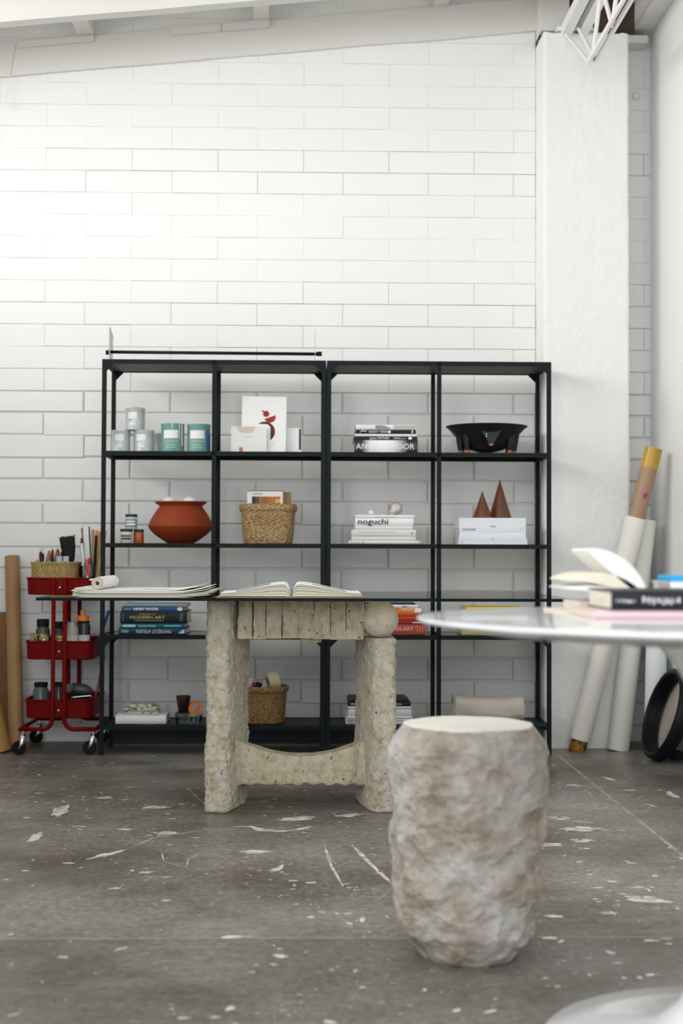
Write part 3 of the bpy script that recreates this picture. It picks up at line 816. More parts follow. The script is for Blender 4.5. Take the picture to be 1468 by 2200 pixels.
part('spine_patch', M().box(.106, .142, -.0047, -.0038, .001, .0115), cmat('ochre', (.33, .26, .14)), B)

# third tier, third bay: red books
REDC = cmat('brick', (.42, .075, .06)); RD2 = cmat('crimson', (.28, .02, .025)); OR2 = cmat('vermilion', (.50, .06, .015)); OR1 = cmat('apricot', (.72, .33, .12))
B = book(.235, .533, FY, .25, z, .0455, REDC, 'thick brick red book with gold title at the bottom of the red stack')
text('MODERN ART', .022, mat('cream_ink', (.72, .66, .52), .6), B, (-.062, -.0045, .026), xs=1.12)
for q in (.112, .124, .136): part('spine_rule', M().box(q, q + .0022, -.0046, -.0040, .010, .036), GOLDINK, B)
B = book(.24, .520, FY + .004, .24, z + .0457, .0185, RD2, 'crimson book second from the bottom of the red stack')
part('title_line', M().box(.095, .137, -.0046, -.0040, .0075, .0115), WHITEINK, B)
book(.24, .520, FY + .003, .24, z + .0644, .0175, OR2, 'vermilion book in the middle of the red stack, lower one', grp='vermilion pair')
book(.24, .522, FY + .002, .24, z + .0821, .0165, cmat('vermilion2', (.52, .075, .02)), 'vermilion book in the middle of the red stack, upper one', grp='vermilion pair')
B = book(.25, .516, FY + .004, .23, z + .0988, .0225, OR1, 'apricot and white book near the top of the red stack')
part('spine_panel', M().prism([(.100, .001), (.132, .001), (.132, .0215), (.105, .0215)], -.0047, -.0038), WHITEINK, B)
part('spine_panel', M().prism([(-.13, .012), (.05, .012), (.03, .0215), (-.13, .0215)], -.0047, -.0038), cmat('coral', (.60, .14, .09)), B)
B = book(.25, .502, FY + .004, .23, z + .1215, .0125, cmat('white8', (.80, .81, .84)), 'thin white book on top of the red stack under a black strip')
part('title_line', M().box(.055, .075, -.0046, -.0038, .004, .0075), INK, B)
book(.26, .490, FY + .012, .21, z + .1342, .006, cmat('blackthin', (.012, .014, .015)), 'very thin black booklet topping the red stack', soft=True)
# fourth bay, same tier: pile capped by a yellow book (mostly behind the white table)
z2 = z
for i, (a, b, th, c, lb) in enumerate(((.70, .985, .03, (.62, .58, .20), 'olive yellow book at the bottom of the stack hidden behind the white table'), (.705, .985, .035, (.50, .50, .48), 'grey book in the middle of the stack behind the white table'), (.71, .98, .044, (.72, .71, .68), 'thick pale book just under the yellow one'), (.715, .978, .0145, (.80, .56, .02), 'bright yellow book on top of the stack seen above the white table'))):
    book(a, b, FY + .003, .23, z2, th, cmat('yel%d' % i, c), lb); z2 += th + .0002

# bottom tier, third bay
z = LV[4]
bt = [(.179, .478, .013, (.78, .79, .80), 'white magazine at the bottom of the stack behind the stone leg'), (.180, .476, .013, (.76, .77, .79), 'white magazine second from the bottom behind the stone leg'), (.182, .476, .010, (.78, .78, .79), 'thin white magazine third from the bottom behind the stone leg'), (.189, .472, .030, (.72, .72, .72), 'thick pale grey book in the stack behind the stone leg'), (.189, .470, .0145, (.75, .75, .75), 'thin white book under the black one behind the stone leg'), (.188, .468, .020, (.016, .016, .016), 'black book with gold title in the stack behind the stone leg'), (.192, .455, .010, (.02, .022, .022), 'thin black book topping the stack behind the stone leg')]
for i, (a, b, th, c, lb) in enumerate(bt):
    B = book(a, b, FY + rnd.uniform(0, .004), .23, z, th, cmat('low%d' % i, c), lb, 'book' if i > 2 else 'magazine', pages=PAPER)
    if i == 0:
        for q in range(3): part('spine_block', M().box(-.14 + q * .0095, -.133 + q * .0095, -.0046, -.0038, .002, .011), GREYINK, B)
    if i == 1:
        for q in range(3): part('spine_block', M().box(-.14 + q * .0095, -.133 + q * .0095, -.0046, -.0038, .002, .011), GREYINK, B)
    if i == 5:
        part('title_line', M().box(-.128, -.085, -.0046, -.0040, .007, .0125), GOLDINK, B); part('title_line', M().box(.075, .100, -.0046, -.0040, .007, .011), GOLDINK, B)
    z += th + .0002
# fourth bay bottom: folded cloth
def roll_cloth():
    m = M(); rings = []
    for i in range(60):
        x = -.155 + .31 * i / 59
        ring = []
        for j in range(44):
            a = 2 * PI * j / 44
            sag = .010 * (x / .155) ** 2 - .004
            k = 1 + .10 * noise.noise(Vector((x * 9, math.cos(a), math.sin(a)))) + .03 * noise.noise(Vector((x * 30, 3 * math.cos(a), 3 * math.sin(a))))
            y = .10 * k * math.copysign(abs(math.cos(a)) ** .6, math.cos(a)); z_ = .052 * k * math.copysign(abs(math.sin(a)) ** .55, math.sin(a))
            ring.append((x + .008 * noise.noise(Vector((a, 1, i > 30))) * (1 if i in (0, 59) else 0), y, max(.0, .052 + z_ + (sag if z_ > 0 else 0))))
        rings.append(ring)
    m.loft(rings); return m
t = thing('folded_cloth', 'bundle of folded beige linen cloth on the bottom shelf', 'cloth', (.823, 6.46, LV[4]))
part('cloth_bundle', roll_cloth(), LINEN, t, smooth=True)
part('fringe', M().box(-.168, -.150, -.07, .05, .002, .05, Matrix.Rotation(.1, 4, 'Y')), LINEN, t)
o = link('drawing_board', M().box(-.17, .175, -.09, .16, 0, .0145).mesh('drawing_board', mat('dark_board', (.05, .045, .05), .6)), None, (.823, 6.47, LV[4]))
tag(o, 'thin dark board lying under the folded linen cloth', 'board')
t.location.z += .015

# ------------------------------------------------------------------ paint cans, top tier first bay
def patch(r, a0, a1, z0, z1, n=10, th=.0006):
    rr_ = r + th
    A = [a0 + (a1 - a0) * k / n for k in range(n + 1)]
    rings = [[(rr_ * math.sin(a), -rr_ * math.cos(a), z) for a in A] for z in (z0, z1)]
    m = M(); m.loft(rings, False, False); return m
def can(x, y, z, r, h, body, label, drips=None, lid=None, rz=0.0, labels=None):
    t = thing('paint_can', label, 'can', (x, y, z), (0, 0, rz), 'paint cans on the top tier')
    part('can_body', M().lathe([(r * .97, 0), (r, .002), (r, .005), (r * .975, .007), (r * .975, h - .008), (r, h - .006), (r, h - .001), (r * .97, h), (r * .93, h - .004)], 40), body, t, auto=.9)
    part('can_lid', M().lathe([(r * .92, h - .004), (r * .88, h - .002), (r * .80, h - .003), (r * .3, h - .003)], 32), lid or GREYM, t)
    for a0, a1, z0, z1, m_ in labels or []:
        part('can_label', patch(r, a0, a1, z0 * h, z1 * h), m_, t)
    for a0, a1, z0, z1, m_ in drips or []:
        part('paint_drip', patch(r + .0005, a0, a1, z0 * h, z1 * h, 4, .001), m_, t)
    return t
CANG = mat('grey_can_paint', (.52, .56, .57), .4, .2, col2=(.47, .52, .53), nscale=7)
CANT = mat('sea_green_can', (.18, .36, .32), .45, col2=(.14, .30, .27), nscale=9)
LAB = mat('white_can_label', (.80, .81, .80), .6)
LABF = mat('pale_print', (.40, .55, .52), .6)
DRC = mat('cream_drip', (.68, .64, .55), .5)
z = LV[1]
gl = [(-.75, .20, .50, .80, LAB), (-.60, .05, .20, .31, LAB)]
can(-.838, 6.412, z, .0425, .098, CANG, 'grey paint can at the left end of the top tier', labels=gl, rz=.25)
can(-.735, 6.412, z, .0465, .098, CANG, 'grey paint can beside the teal cans on the shelf', labels=gl, rz=.1)
can(-.775, 6.415, z + .0985, .0445, .100, CANG, 'grey paint can stacked on two others, with an orange drip', labels=gl, drips=[(-.62, -.38, .42, .47, ORANGE), (-.2, .5, .975, 1.005, ORANGE)], rz=.1)
gt = [(-.72, .55, .47, .76, LAB), (-.72, .58, .36, .385, LABF), (-.3, .3, .22, .25, LABF), (-.5, .4, .13, .16, LABF)]
can(-.606, 6.415, z, .0535, .129, CANT, 'sea-green paint can with cream drips right of the grey cans', labels=gt, drips=[(.02, .10, .80, 1.0, DRC), (.62, .72, .45, 1.0, DRC), (.85, 1.05, .2, 1.0, DRC)])
can(-.488, 6.415, z, .0535, .127, CANT, 'sea-green paint can with a blue streak next to the shelf divider', labels=gt, drips=[(.78, 1.02, .02, .78, BLUE), (1.05, 1.3, .02, .6, mat('dark_teal', (.0, .10, .13), .5))])
can(-.668, 6.565, z, .044, .098, CANG, 'grey paint can half hidden at the back between the others', labels=[])

# ------------------------------------------------------------------ prints and card, top tier second bay
TLT = math.radians(-9)
t = thing('art_print', 'tall white art print with dark red abstract shapes leaning on the shelf', 'print', (-.197, 6.40, LV[1]), (TLT, .012, 0))
part('sheet', M().box(-.1005, .1005, 0, .002, 0, .262), PAPER, t)
R1 = mat('brick_red_ink', (.33, .025, .02), .7); R2 = mat('burgundy_ink', (.13, .012, .014), .7)
P = lambda cx, cz, r, a0, a1, n=20: [(cx + r * math.cos(math.radians(a0 + (a1 - a0) * k / n)), cz + r * math.sin(math.radians(a0 + (a1 - a0) * k / n))) for k in range(n + 1)]
pr = part('printed_shape', M().prism(P(.009, .181, .0145, 0, 350), -.0004, .0), R1, t)
part('printed_shape', M().prism([(-.016, .1915), (-.004, .1975), (.001, .194), (-.003, .189)], -.0004, .0), R1, t)
part('printed_shape', M().prism(P(.0265, .166, .026, 200, 380), -.0004, .0), R1, t)
arc = P(.003, .098, .0455, 150, -62) + P(-.008, .086, .036, -62, 150)
part('printed_shape', M().prism(P(.004, .098, .047, 128, -55, 28) + [(.030, .06), (.030, .118), (.018, .132), (-.02, .134)], -.0004, .0), R2, t)
part('printed_shape', M().prism(P(.004, .070, .055, -10, -60, 8) + [(.02, .03)], -.0003, .0), mat('peach_tint', (.80, .76, .70), .7), t)
t = thing('card_envelope', 'white card sleeve with beige notch and small orange block, left of the tall print', 'card', (-.262, 6.385, LV[1]), (math.radians(-5), 0, 0))
part('sleeve', M().box(-.0795, .0795, 0, .003, 0, .119), mat('offwhite_card', (.78, .77, .74), .7), t)
part('notch', M().prism([(-.057, .1185), (.031, .1185), (.025, .105), (.015, .092), (.008, .088), (-.030, .088), (-.040, .093), (-.050, .105)], -.0004, 0), mat('beige_card', (.62, .54, .44), .7), t)
part('printed_block', M().box(-.043, -.026, -.0004, 0, 0, .024), mat('terracotta_ink', (.48, .20, .09), .7), t)
part('printed_line', M().box(-.02, .02, -.0003, 0, .070, .0715), GREYINK, t)
t = thing('small_card', 'small white card with a dark vertical stripe, right of the tall print', 'card', (-.063, 6.43, LV[1]), (math.radians(-8), 0, 0))
part('card_sheet', M().box(-.052, .038, 0, .002, 0, .117), PAPER, t)
part('printed_stripe', M().box(.026, .0365, -.0004, 0, .017, .114), mat('slate_ink', (.05, .06, .075), .7), t)
part('printed_shape', M().prism([(-.052, .0), (-.032, .0), (-.036, .010), (-.046, .020), (-.052, .022)], -.0004, 0), INK, t)

# ------------------------------------------------------------------ carved black bowl on legs
CARV = mat('black_carved_wood', (.008, .008, .010), .42, col2=(.014, .012, .012), nscale=30, spec=.3)
TIP = mat('orange_wood_tip', (.40, .15, .045), .5)
t = thing('carved_bowl', 'wide black carved wooden bowl on stubby legs with orange tips', 'bowl', (.822, 6.485, LV[1]))
part('bowl', M().lathe([(.004, .012), (.04, .014), (.08, .026), (.115, .052), (.145, .088), (.170, .117), (.187, .130), (.186, .1325), (.172, .1275), (.14, .098), (.10, .06), (.05, .033), (.004, .028)], 64), CARV, t, smooth=False, auto=1.2)
for a in (-140, -40, -165, -15, 150, 30, 90):
    a = math.radians(a); r = .125
    lx, ly = r * math.cos(a), r * .92 * math.sin(a)
    lg = part('leg', M().tube([(lx * 1.06, ly * 1.06, .118), (lx * 1.03, ly * 1.03, .06), (lx, ly, .018)], [.022, .017, .0125], 14), CARV, t)
    part('leg_tip', M().tube([(lx, ly, .018), (lx, ly, 0)], [.0125, .011], 14), TIP, lg)
lug = part('front_lug', M().prism([(-.052, .116), (.056, .116), (.013, .042), (-.006, .042)], -.150, -.118), CARV, t)
part('lug_tip', M().prism([(-.007, .043), (.014, .043), (.010, .034), (-.003, .034)], -.149, -.120), TIP, lug)
part('shell_inlay', M().sphere((-.019, -.152, .085), .003, 8, 6), PAPER, lug)
part('shell_inlay', M().sphere((-.019, -.152, .075), .003, 8, 6), PAPER, lug)

# ------------------------------------------------------------------ jars on the second tier
def lidjar(x, y, z, r, h, glass, lid, labelm, label, lidh=.012, grp=None, name='jar', sh=True):
    t = thing(name, label, 'jar', (x, y, z), group=grp)
    part('jar_body', M().lathe([(r * .93, 0), (r, .003), (r, h - lidh - .005), (r * .9, h - lidh)], 28), glass, t)
    part('lid', M().lathe([(r * .97, h - lidh), (r * .98, h - .001), (r * .93, h)], 28), lid, t)
    if labelm:
        part('jar_label', patch(r, -1.1, 1.1, (h - lidh) * .18, (h - lidh) * .80), labelm, t)
        for k in range(2): part('label_print', patch(r + .0004, -.8, .8, (h - lidh) * (.56 - .25 * k), (h - lidh) * (.68 - .22 * k)), INK if labelm is not MATS.get('grey_green_label') else PAPER, t)
    return t
GG = mat('grey_green_label', (.17, .22, .21), .6)
CRL = mat('cream_label', (.55, .52, .43), .6)
lidjar(-.809, 6.405, LV[2], .0285, .0635, mat('pale_glaze', (.62, .63, .60), .3), INK, CRL, 'small cream-labelled jar with black lid at the bottom of the trio', grp='small lidded jars')
lidjar(-.757, 6.43, LV[2], .0235, .0625, mat('amber_glaze', (.40, .09, .012), .3), INK, None, 'small amber jar with black lid beside the cream-labelled jar', grp='small lidded jars')
lidjar(-.788, 6.408, LV[2] + .0636, .0275, .0665, mat('pale_green_glaze', (.48, .58, .56), .3), INK, GG, 'small grey-green jar with black lid stacked on two others', grp='small lidded jars')

# ------------------------------------------------------------------ terracotta pot with white balls
TERR = mat('terracotta', (.29, .046, .012), .62, col2=(.22, .033, .009), nscale=6, bump=.15, bscale=25, spec=.25)
t = thing('terracotta_pot', 'wide-bellied terracotta pot with a flared rim', 'pot', (-.572, 6.475, LV[2]))
part('pot_body', M().lathe([(.055, .0), (.060, .001), (.085, .017), (.118, .040), (.140, .062), (.1475, .078), (.136, .107), (.118, .138), (.103, .160), (.097, .168), (.099, .173), (.113, .180), (.118, .186), (.116, .190), (.108, .190), (.094, .172), (.110, .14), (.135, .09), (.12, .06), (.05, .01)], 72), TERR, t, auto=.55)
for dx, dy, r, lb in ((-.052, -.01, .034, 'white ball on the left inside the terracotta pot'), (.040, -.005, .036, 'white ball on the right inside the terracotta pot'), (-.005, .03, .034, 'white ball at the back inside the terracotta pot')):
    o = link('white_ball', M().sphere((0, 0, 0), r, 24, 14).mesh('white_ball', PAPER, True), None, (-.572 + dx, 6.475 + dy, LV[2] + (.178 if dy < .02 else .168)))
    tag(o, lb, 'ball', 'white balls in the pot')
# filling under the balls so that they rest on something
o = link('crumpled_tissue', M().lathe([(.085, .128), (.100, .140), (.105, .145), (.08, .146), (.02, .1455)], 32).mesh('crumpled_tissue', PAPER, True), None, (-.572, 6.475, LV[2]))
tag(o, 'crumpled white tissue filling the terracotta pot under the balls', 'tissue')

# ------------------------------------------------------------------ woven baskets
def weave(name, c0, c1, c2, sc=120):
    m = bpy.data.materials.new(name); m.use_nodes = True
    nt = m.node_tree; b = nt.nodes['Principled BSDF']; b.inputs['Roughness'].default_value = .7
    tc = nt.nodes.new('ShaderNodeTexCoord'); mp = nt.nodes.new('ShaderNodeMapping'); mp.inputs['Scale'].default_value = (1, 1, 1.5)
    mp.inputs['Rotation'].default_value = (.0, .5, .0)
    nt.links.new(tc.outputs['Object'], mp.inputs[0])
    v = nt.nodes.new('ShaderNodeTexVoronoi'); v.inputs['Scale'].default_value = sc; v.inputs['Randomness'].default_value = .55
    nt.links.new(mp.outputs[0], v.inputs['Vector'])
    r = nt.nodes.new('ShaderNodeValToRGB'); e = r.color_ramp.elements; e.new(.5)
    for x, (p, c) in zip(list(e), ((.18, c0), (.42, c1), (.72, c2))): x.position = p; x.color = (*c, 1)
    nt.links.new(v.outputs['Distance'], r.inputs[0])
    sx = nt.nodes.new('ShaderNodeSeparateColor'); nt.links.new(v.outputs['Color'], sx.inputs[0])
    hm = nt.nodes.new('ShaderNodeMapRange'); nt.links.new(sx.outputs[0], hm.inputs[0]); hm.inputs[3].default_value = .72; hm.inputs[4].default_value = 1.2
    mx = nt.nodes.new('ShaderNodeVectorMath'); mx.operation = 'SCALE'; nt.links.new(r.outputs[0], mx.inputs[0]); nt.links.new(hm.outputs[0], mx.inputs[3])
    nt.links.new(mx.outputs[0], b.inputs['Base Color'])
    bp = nt.nodes.new('ShaderNodeBump'); bp.inputs['Strength'].default_value = .8; bp.inputs['Distance'].default_value = .004; bp.invert = True
    nt.links.new(v.outputs['Distance'], bp.inputs['Height']); nt.links.new(bp.outputs[0], b.inputs['Normal'])
    MATS[name] = m
    return m
STRAW = weave('woven_straw', (.62, .44, .24), (.46, .30, .14), (.18, .09, .03))
STRAWD = weave('woven_straw_dark', (.46, .28, .11), (.32, .18, .06), (.12, .055, .018))
STRAWY = weave('woven_straw_yellow', (.58, .42, .17), (.46, .31, .11), (.24, .15, .05), 150)
def basket_mesh(wb, db, wt, dt, h, rim_h, rim_t, nx=96, nzv=44, amp=.0030, rowh=.008, th=.006):
    m = M(); rings = []
    def ring(wd, dp, z, i, wv=True, bul=0.0):
        base = resample(rrect(-wd / 2, wd / 2, -dp / 2, dp / 2, min(wd, dp) * .32, 5), nx)
        out = []
        for j, p in enumerate(base):
            d = p.normalized(); k = bul
            if wv: k += amp * math.sin(j * PI / 2 * 1.0 + (PI / 2) * 2 * (int(z / rowh) % 2)) * math.sin(PI * ((z / rowh) % 1.0))
            out.append((p.x + d.x * k, p.y + d.y * k, z))
        return out
    hb = h - rim_h
    for i in range(nzv + 1):
        s_ = i / nzv; f_ = s_ ** .55
        rings.append(ring(wb + (wt - wb) * f_, db + (dt - db) * f_, hb * s_, i))
    for i in range(13):
        s_ = i / 12
        rings.append(ring(wt, dt, hb + rim_h * s_, i, True, rim_t * math.sin(PI * min(1, max(0, s_))) ** .5))
    for s_ in (1.0, .8, .5, .25, .1, .05):
        rings.append(ring(wb + (wt - wb) * s_ ** .55 - 2 * th, db + (dt - db) * s_ ** .55 - 2 * th, max(th, (h - .002) * s_), 0, False))
    return m.loft(rings)
t = thing('woven_basket', 'light straw woven basket with rolled rim on the second tier', 'basket', (-.175, 6.475, LV[2]), group='woven baskets')
part('basket_body', basket_mesh(.212, .165, .240, .192, .180, .036, .0105), STRAW, t, auto=None, smooth=True)
t = thing('art_book', 'white-fronted book with an orange landscape picture standing in the straw basket', 'book', (-.190, 6.465, LV[2] + .008), (math.radians(-6), 0, 0))
part('book_front', M().box(-.082, .080, -.002, 0, 0, .232), PAPER, t)
part('book_block', M().box(-.080, .086, .0002, .022, 0, .238), mat('brown_wrap', (.33, .19, .06), .6), t)
part('picture', M().box(-.060, .069, -.0026, -.002, .10, .2085), mat('sunset_print', (.30, .055, .02), .6, col2=(.55, .22, .04), nscale=9, stretch=(1, 1, .4)), t)
part('picture', M().box(-.060, -.045, -.0030, -.0024, .10, .2085), INK, t)
part('picture', M().box(-.045, -.028, -.0030, -.0024, .10, .2085), mat('umber_print', (.10, .05, .03), .6), t)
part('picture', M().box(.047, .069, -.0030, -.0024, .18, .197), mat('yellow_print', (.78, .45, .03), .6), t)
text('LANDSCAPE', .0095, INK, t, (-.058, -.0028, .2195), xs=.86)
o = link('notebook', M().box(-.06, .0, 0, .012, 0, .232).mesh('notebook', mat('brown_wrap2', (.38, .22, .075), .6)), None, (-.072, 6.502, LV[2] + .008), (math.radians(-6), 0, 0))
tag(o, 'brown kraft notebook behind the picture book in the straw basket', 'notebook')

t = thing('woven_basket', 'darker brown woven basket on the bottom shelf seen between the stone legs', 'basket', (-.205, 6.475, LV[4]), (0, .0, -.12), 'woven baskets')
part('basket_body', basket_mesh(.200, .165, .226, .184, .165, .030, .010), STRAWD, t, auto=None, smooth=True)
t = thing('packing_tape', 'roll of clear tan packing tape in the brown basket', 'tape', (-.150, 6.470, LV[4] + .180), (0, math.radians(78), .25))
part('tape_roll', M().loft([[(r * math.cos(2 * PI * j / 32), r * math.sin(2 * PI * j / 32), z) for j in range(32)] for r, z in ((.030, -.024), (.046, -.024), (.046, .024), (.030, .024), (.030, -.024))], False), mat('tan_tape', (.52, .46, .28), .3), t)
part('tape_core', M().loft([[(r * math.cos(2 * PI * j / 32), r * math.sin(2 * PI * j / 32), z) for j in range(32)] for r, z in ((.026, -.0235), (.030, -.0235), (.030, .0235), (.026, .0235), (.026, -.0235))], False), GREYM, t)
o = link('paper_scrap', M().prism([(-.03, 0), (.03, 0), (.038, .10), (.012, .115), (-.012, .07)], 0, .0012).mesh('paper_scrap', PAPER), None, (-.205, 6.515, LV[4] + .10), (.1, .25, .0))
tag(o, 'white paper scrap sticking up out of the brown basket', 'paper')
o = link('paper_bag', M().prism([(-.03, 0), (.035, 0), (.03, .09), (.005, .105), (-.03, .095)], 0, .004).mesh('paper_bag', mat('pale_bag', (.62, .62, .62), .6)), None, (-.262, 6.48, LV[4] + .10), (.1, -.1, 0))
tag(o, 'pale grey paper bag at the left in the brown basket', 'bag')
t = thing('scraper', 'black and red scraper handle poking out of the brown basket', 'tool', (-.252, 6.44, LV[4] + .09), (0, .45, 0))
part('handle', M().tube([(0, 0, 0), (0, 0, .10)], [.012, .015], 10), RUBBER, t)
part('grip', M().tube([(-.018, .004, .01), (-.018, .004, .09)], [.010, .012], 10), mat('dark_red', (.22, .012, .012), .5), t)

# ------------------------------------------------------------------ bottom shelf first bay
z = LV[4]
t = thing('folded_sheeting', 'folded white sheeting lying at the left of the bottom shelf', 'sheeting', (-.735, 6.43, z))
rings = []
for i in range(26):
    x = -.112 + .224 * i / 25
    prof = [(-.055, .002), (-.060, .012), (-.060, .030), (-.050, .040), (.08, .041), (.12, .03), (.12, .002)]
    rings.append([(x, y * (1 + .03 * noise.noise(Vector((x * 20, y * 9, 0)))), max(0, zz + .002 * noise.noise(Vector((x * 12, y * 20, 2))))) for y, zz in prof])
part('sheet_fold', M().loft(rings), PAPER, t, auto=.9)
t = thing('fabric_scraps', 'small pile of patterned fabric scraps on the folded white sheeting', 'fabric', (-.735, 6.43, z + .0425))
for k, (dx, w_, c) in enumerate(((0, .15, (.70, .68, .62)), (.008, .135, (.45, .38, .28)), (-.006, .14, (.72, .70, .64)), (.01, .12, (.60, .58, .50)), (.0, .11, (.74, .72, .66)))):
    rings = []
    for i in range(22):
        x = -w_ / 2 + w_ * i / 21
        rings.append([(x + dx, -.035 + .01 * noise.noise(Vector((x * 25, k, 0))), k * .0085 + .003 * noise.noise(Vector((x * 30, k, 1))) + .001), (x + dx, .06, k * .0085 + .001), (x + dx, .06, k * .0085 + .0075), (x + dx, -.035 + .01 * noise.noise(Vector((x * 25, k, 0))), k * .0085 + .0085 + .003 * noise.noise(Vector((x * 30, k, 1))))])
    part('fabric_layer', M().loft(rings), mat('scrap%d' % k, c, .85, col2=(.12, .09, .06) if k % 2 == 0 else (.45, .40, .05), nscale=60, lo=.52, hi=.62), t)
t = thing('clear_box', 'clear plastic tub of yellow odds and ends on the bottom shelf', 'box', (-.525, 6.43, z))
part('tub', M().loft([[(x, y, zz) for x, y in rrect(-a, a, -a * .9, a * .9, .01, 3)] for a, zz in ((.052, 0), (.060, .040), (.058, .040), (.050, .004))]), JARGLASS, t)
for k in range(9):
    part('odd_piece', M().box(-.006, .008, -.005, .007, -.004, .005, Matrix.Translation((rnd.uniform(-.03, .0), rnd.uniform(-.03, .02), .012 + .004 * k * .5)) @ Matrix.Rotation(rnd.uniform(0, 3), 4, 'Z')), mat('lemon', (.55, .47, .06), .5), t)
part('tub_lid', M().box(-.058, .0, -.05, .05, .0405, .0475), mat('slate_lid', (.04, .06, .08), .5), t)
o = link('plastic_cup', M().loft([[(r * math.cos(2 * PI * j / 28), r * math.sin(2 * PI * j / 28), zz) for j in range(28)] for r, zz in ((.022, 0), (.033, .070), (.034, .073), (.031, .072), (.021, .004))]).mesh('plastic_cup', mat('maroon_plastic', (.055, .012, .016), .4), True), None, (-.552, 6.44, z + .0476))
tag(o, 'small dark maroon plastic cup standing on the clear tub', 'cup')
t = thing('tape_dispenser', 'bright orange tape roll leaning beside the maroon cup', 'tape', (-.496, 6.392, z + .050), (.0, .35, .15))
part('tape_ring', M().loft([[(r * math.cos(2 * PI * j / 28), y, .0 + r * math.sin(2 * PI * j / 28)) for j in range(28)] for r, y in ((.016, -.014), (.029, -.014), (.029, .014), (.016, .014), (.016, -.014))], False), ORANGE, t)
t.location.z = z + .0295 + .041

# ------------------------------------------------------------------ things on the glass table
GT = .7432
t = thing('paper_stack', 'stack of large cream paper sheets with curling ends on the glass table', 'paper stack', (-.555, 5.06, GT))
for k in range(8):
    m = M(); up, dn = [], []
    x0, x1 = -.238 + rnd.uniform(-.006, .010), .236 + rnd.uniform(-.03, .012)
    if k == 7: x0, x1 = -.20, .19
    y0, y1 = -.212 + rnd.uniform(-.004, .01), .21
    zz = k * .0029
    rings = []
    for i in range(34):
        s_ = i / 33; x = x0 + (x1 - x0) * s_
        c = .018 * max(0, (s_ - .72) / .28) ** 2 * (.4 + .09 * k) + .012 * max(0, (.10 - s_) / .10) ** 1.6 * (.3 + .1 * k)
        rings.append([(x, y0, zz + c), (x, y1, zz + c), (x, y1, zz + c + .0021), (x, y0, zz + c + .0021)])
    part('paper_sheet', m.loft(rings), CREAM if k % 2 == 0 and k < 7 else PAPER, t, label='loose white top sheet with a blue-grey drawing' if k == 7 else None)
zt = 7 * .0029 + .0023
for x0, x1, y, wd in ((-.06, .10, -.12, .004), (-.02, .15, -.06, .006), (.02, .12, -.16, .003), (-.1, .0, .02, .005)):
    part('drawing_line', M().box(x0, x1, y, y + wd, zt, zt + .0003), mat('blue_grey_ink', (.16, .20, .26), .7), t)
# rolled sheet
def spiral(r0, r1, turns, n, y):
    return [(math.cos(2 * PI * turns * k / n) * (r0 + (r1 - r0) * k / n), y, math.sin(2 * PI * turns * k / n) * (r0 + (r1 - r0) * k / n)) for k in range(n + 1)]
t = thing('paper_roll', 'rolled-up white paper lying on the stack of sheets', 'paper roll', (-.712, 4.862, GT + 7 * .0029 + .0245))
part('rolled_sheet', M().loft([spiral(.004, .0222, 5.25, 150, y) for y in (0, .10, .2, .3, .40)], False, False), PAPER, t, smooth=True)
part('inner_layers', M().loft([[(r * math.cos(2 * PI * j / 24), y, r * math.sin(2 * PI * j / 24)) for j in range(24)] for r, y in ((.007, .003), (.0205, .003), (.0205, .39))], False), CREAM, t, smooth=True)
part('curled_edge', M().loft([[(-.019 - .012 * s_ ** .8 + .004 * s_ * s_, y, .010 + .009 * s_ * s_ - .004 * s_) for s_ in [k / 10 for k in range(11)]] for y in (0, .12)], False, False), PAPER, t, smooth=True)

# open book
t = thing('open_book', 'large open art book lying face up at the centre of the glass table', 'book', (-.052, 4.80, GT))
BRN = mat('tan_book_cloth', (.36, .21, .11), .7)
part('cover', M().box(-.252, -.012, 0, .33, 0, .0028).box(.012, .250, 0, .33, 0, .0028).prism([(-.012, 0), (.012, 0), (.012, .003), (.006, .0065), (-.006, .0065), (-.012, .003)], 0, .33), BRN, t)
def pageprof(side, s_, lift):
    # lift 0..1 : height of this leaf in the block
    x = .0012 + s_ * .239
    q_ = min(1, max(0, (s_ - .10) / .85)); q_ = q_ * q_ * (3 - 2 * q_)
    hump = lift * (.0115 + .033 * (1 - q_))
    root = min(1, s_ / .075) ** .6
    return side * (x * (1 - .012 * lift)), .003 + (.0015 + hump) * root
for side in (-1, 1):
    for k in range(9):
        l0 = k / 9 if k else 0; l1 = (k + (.86 if k not in (3, 6) else .62)) / 9
        rings = []
        N = 30
        lo_ = [pageprof(side, i / N, l0) for i in range(N + 1)]; hi_ = [pageprof(side, i / N, l1) for i in range(N + 1)]
        poly = lo_ + hi_[::-1]
        part('page_leaves', M().prism(poly, .006 + .002 * (k % 2), .322 - .002 * (k % 3)), PAPER if k in (8,) else (PAGES if k % 2 else CREAM), t)
    pic = M(); pts = [pageprof(side, .30 + .50 * i / 14, 1.0) for i in range(15)]
    v = [(x, y, z_ + .0006) for x, z_ in pts for y in ((.03, .16) if side < 0 else (.05, .10))]
    pic.add(v, [(2 * i, 2 * i + 1, 2 * i + 3, 2 * i + 2) for i in range(14)])
    part('page_picture', pic, mat('grey_page_print', (.22, .23, .25), .7) if side < 0 else INK, t)

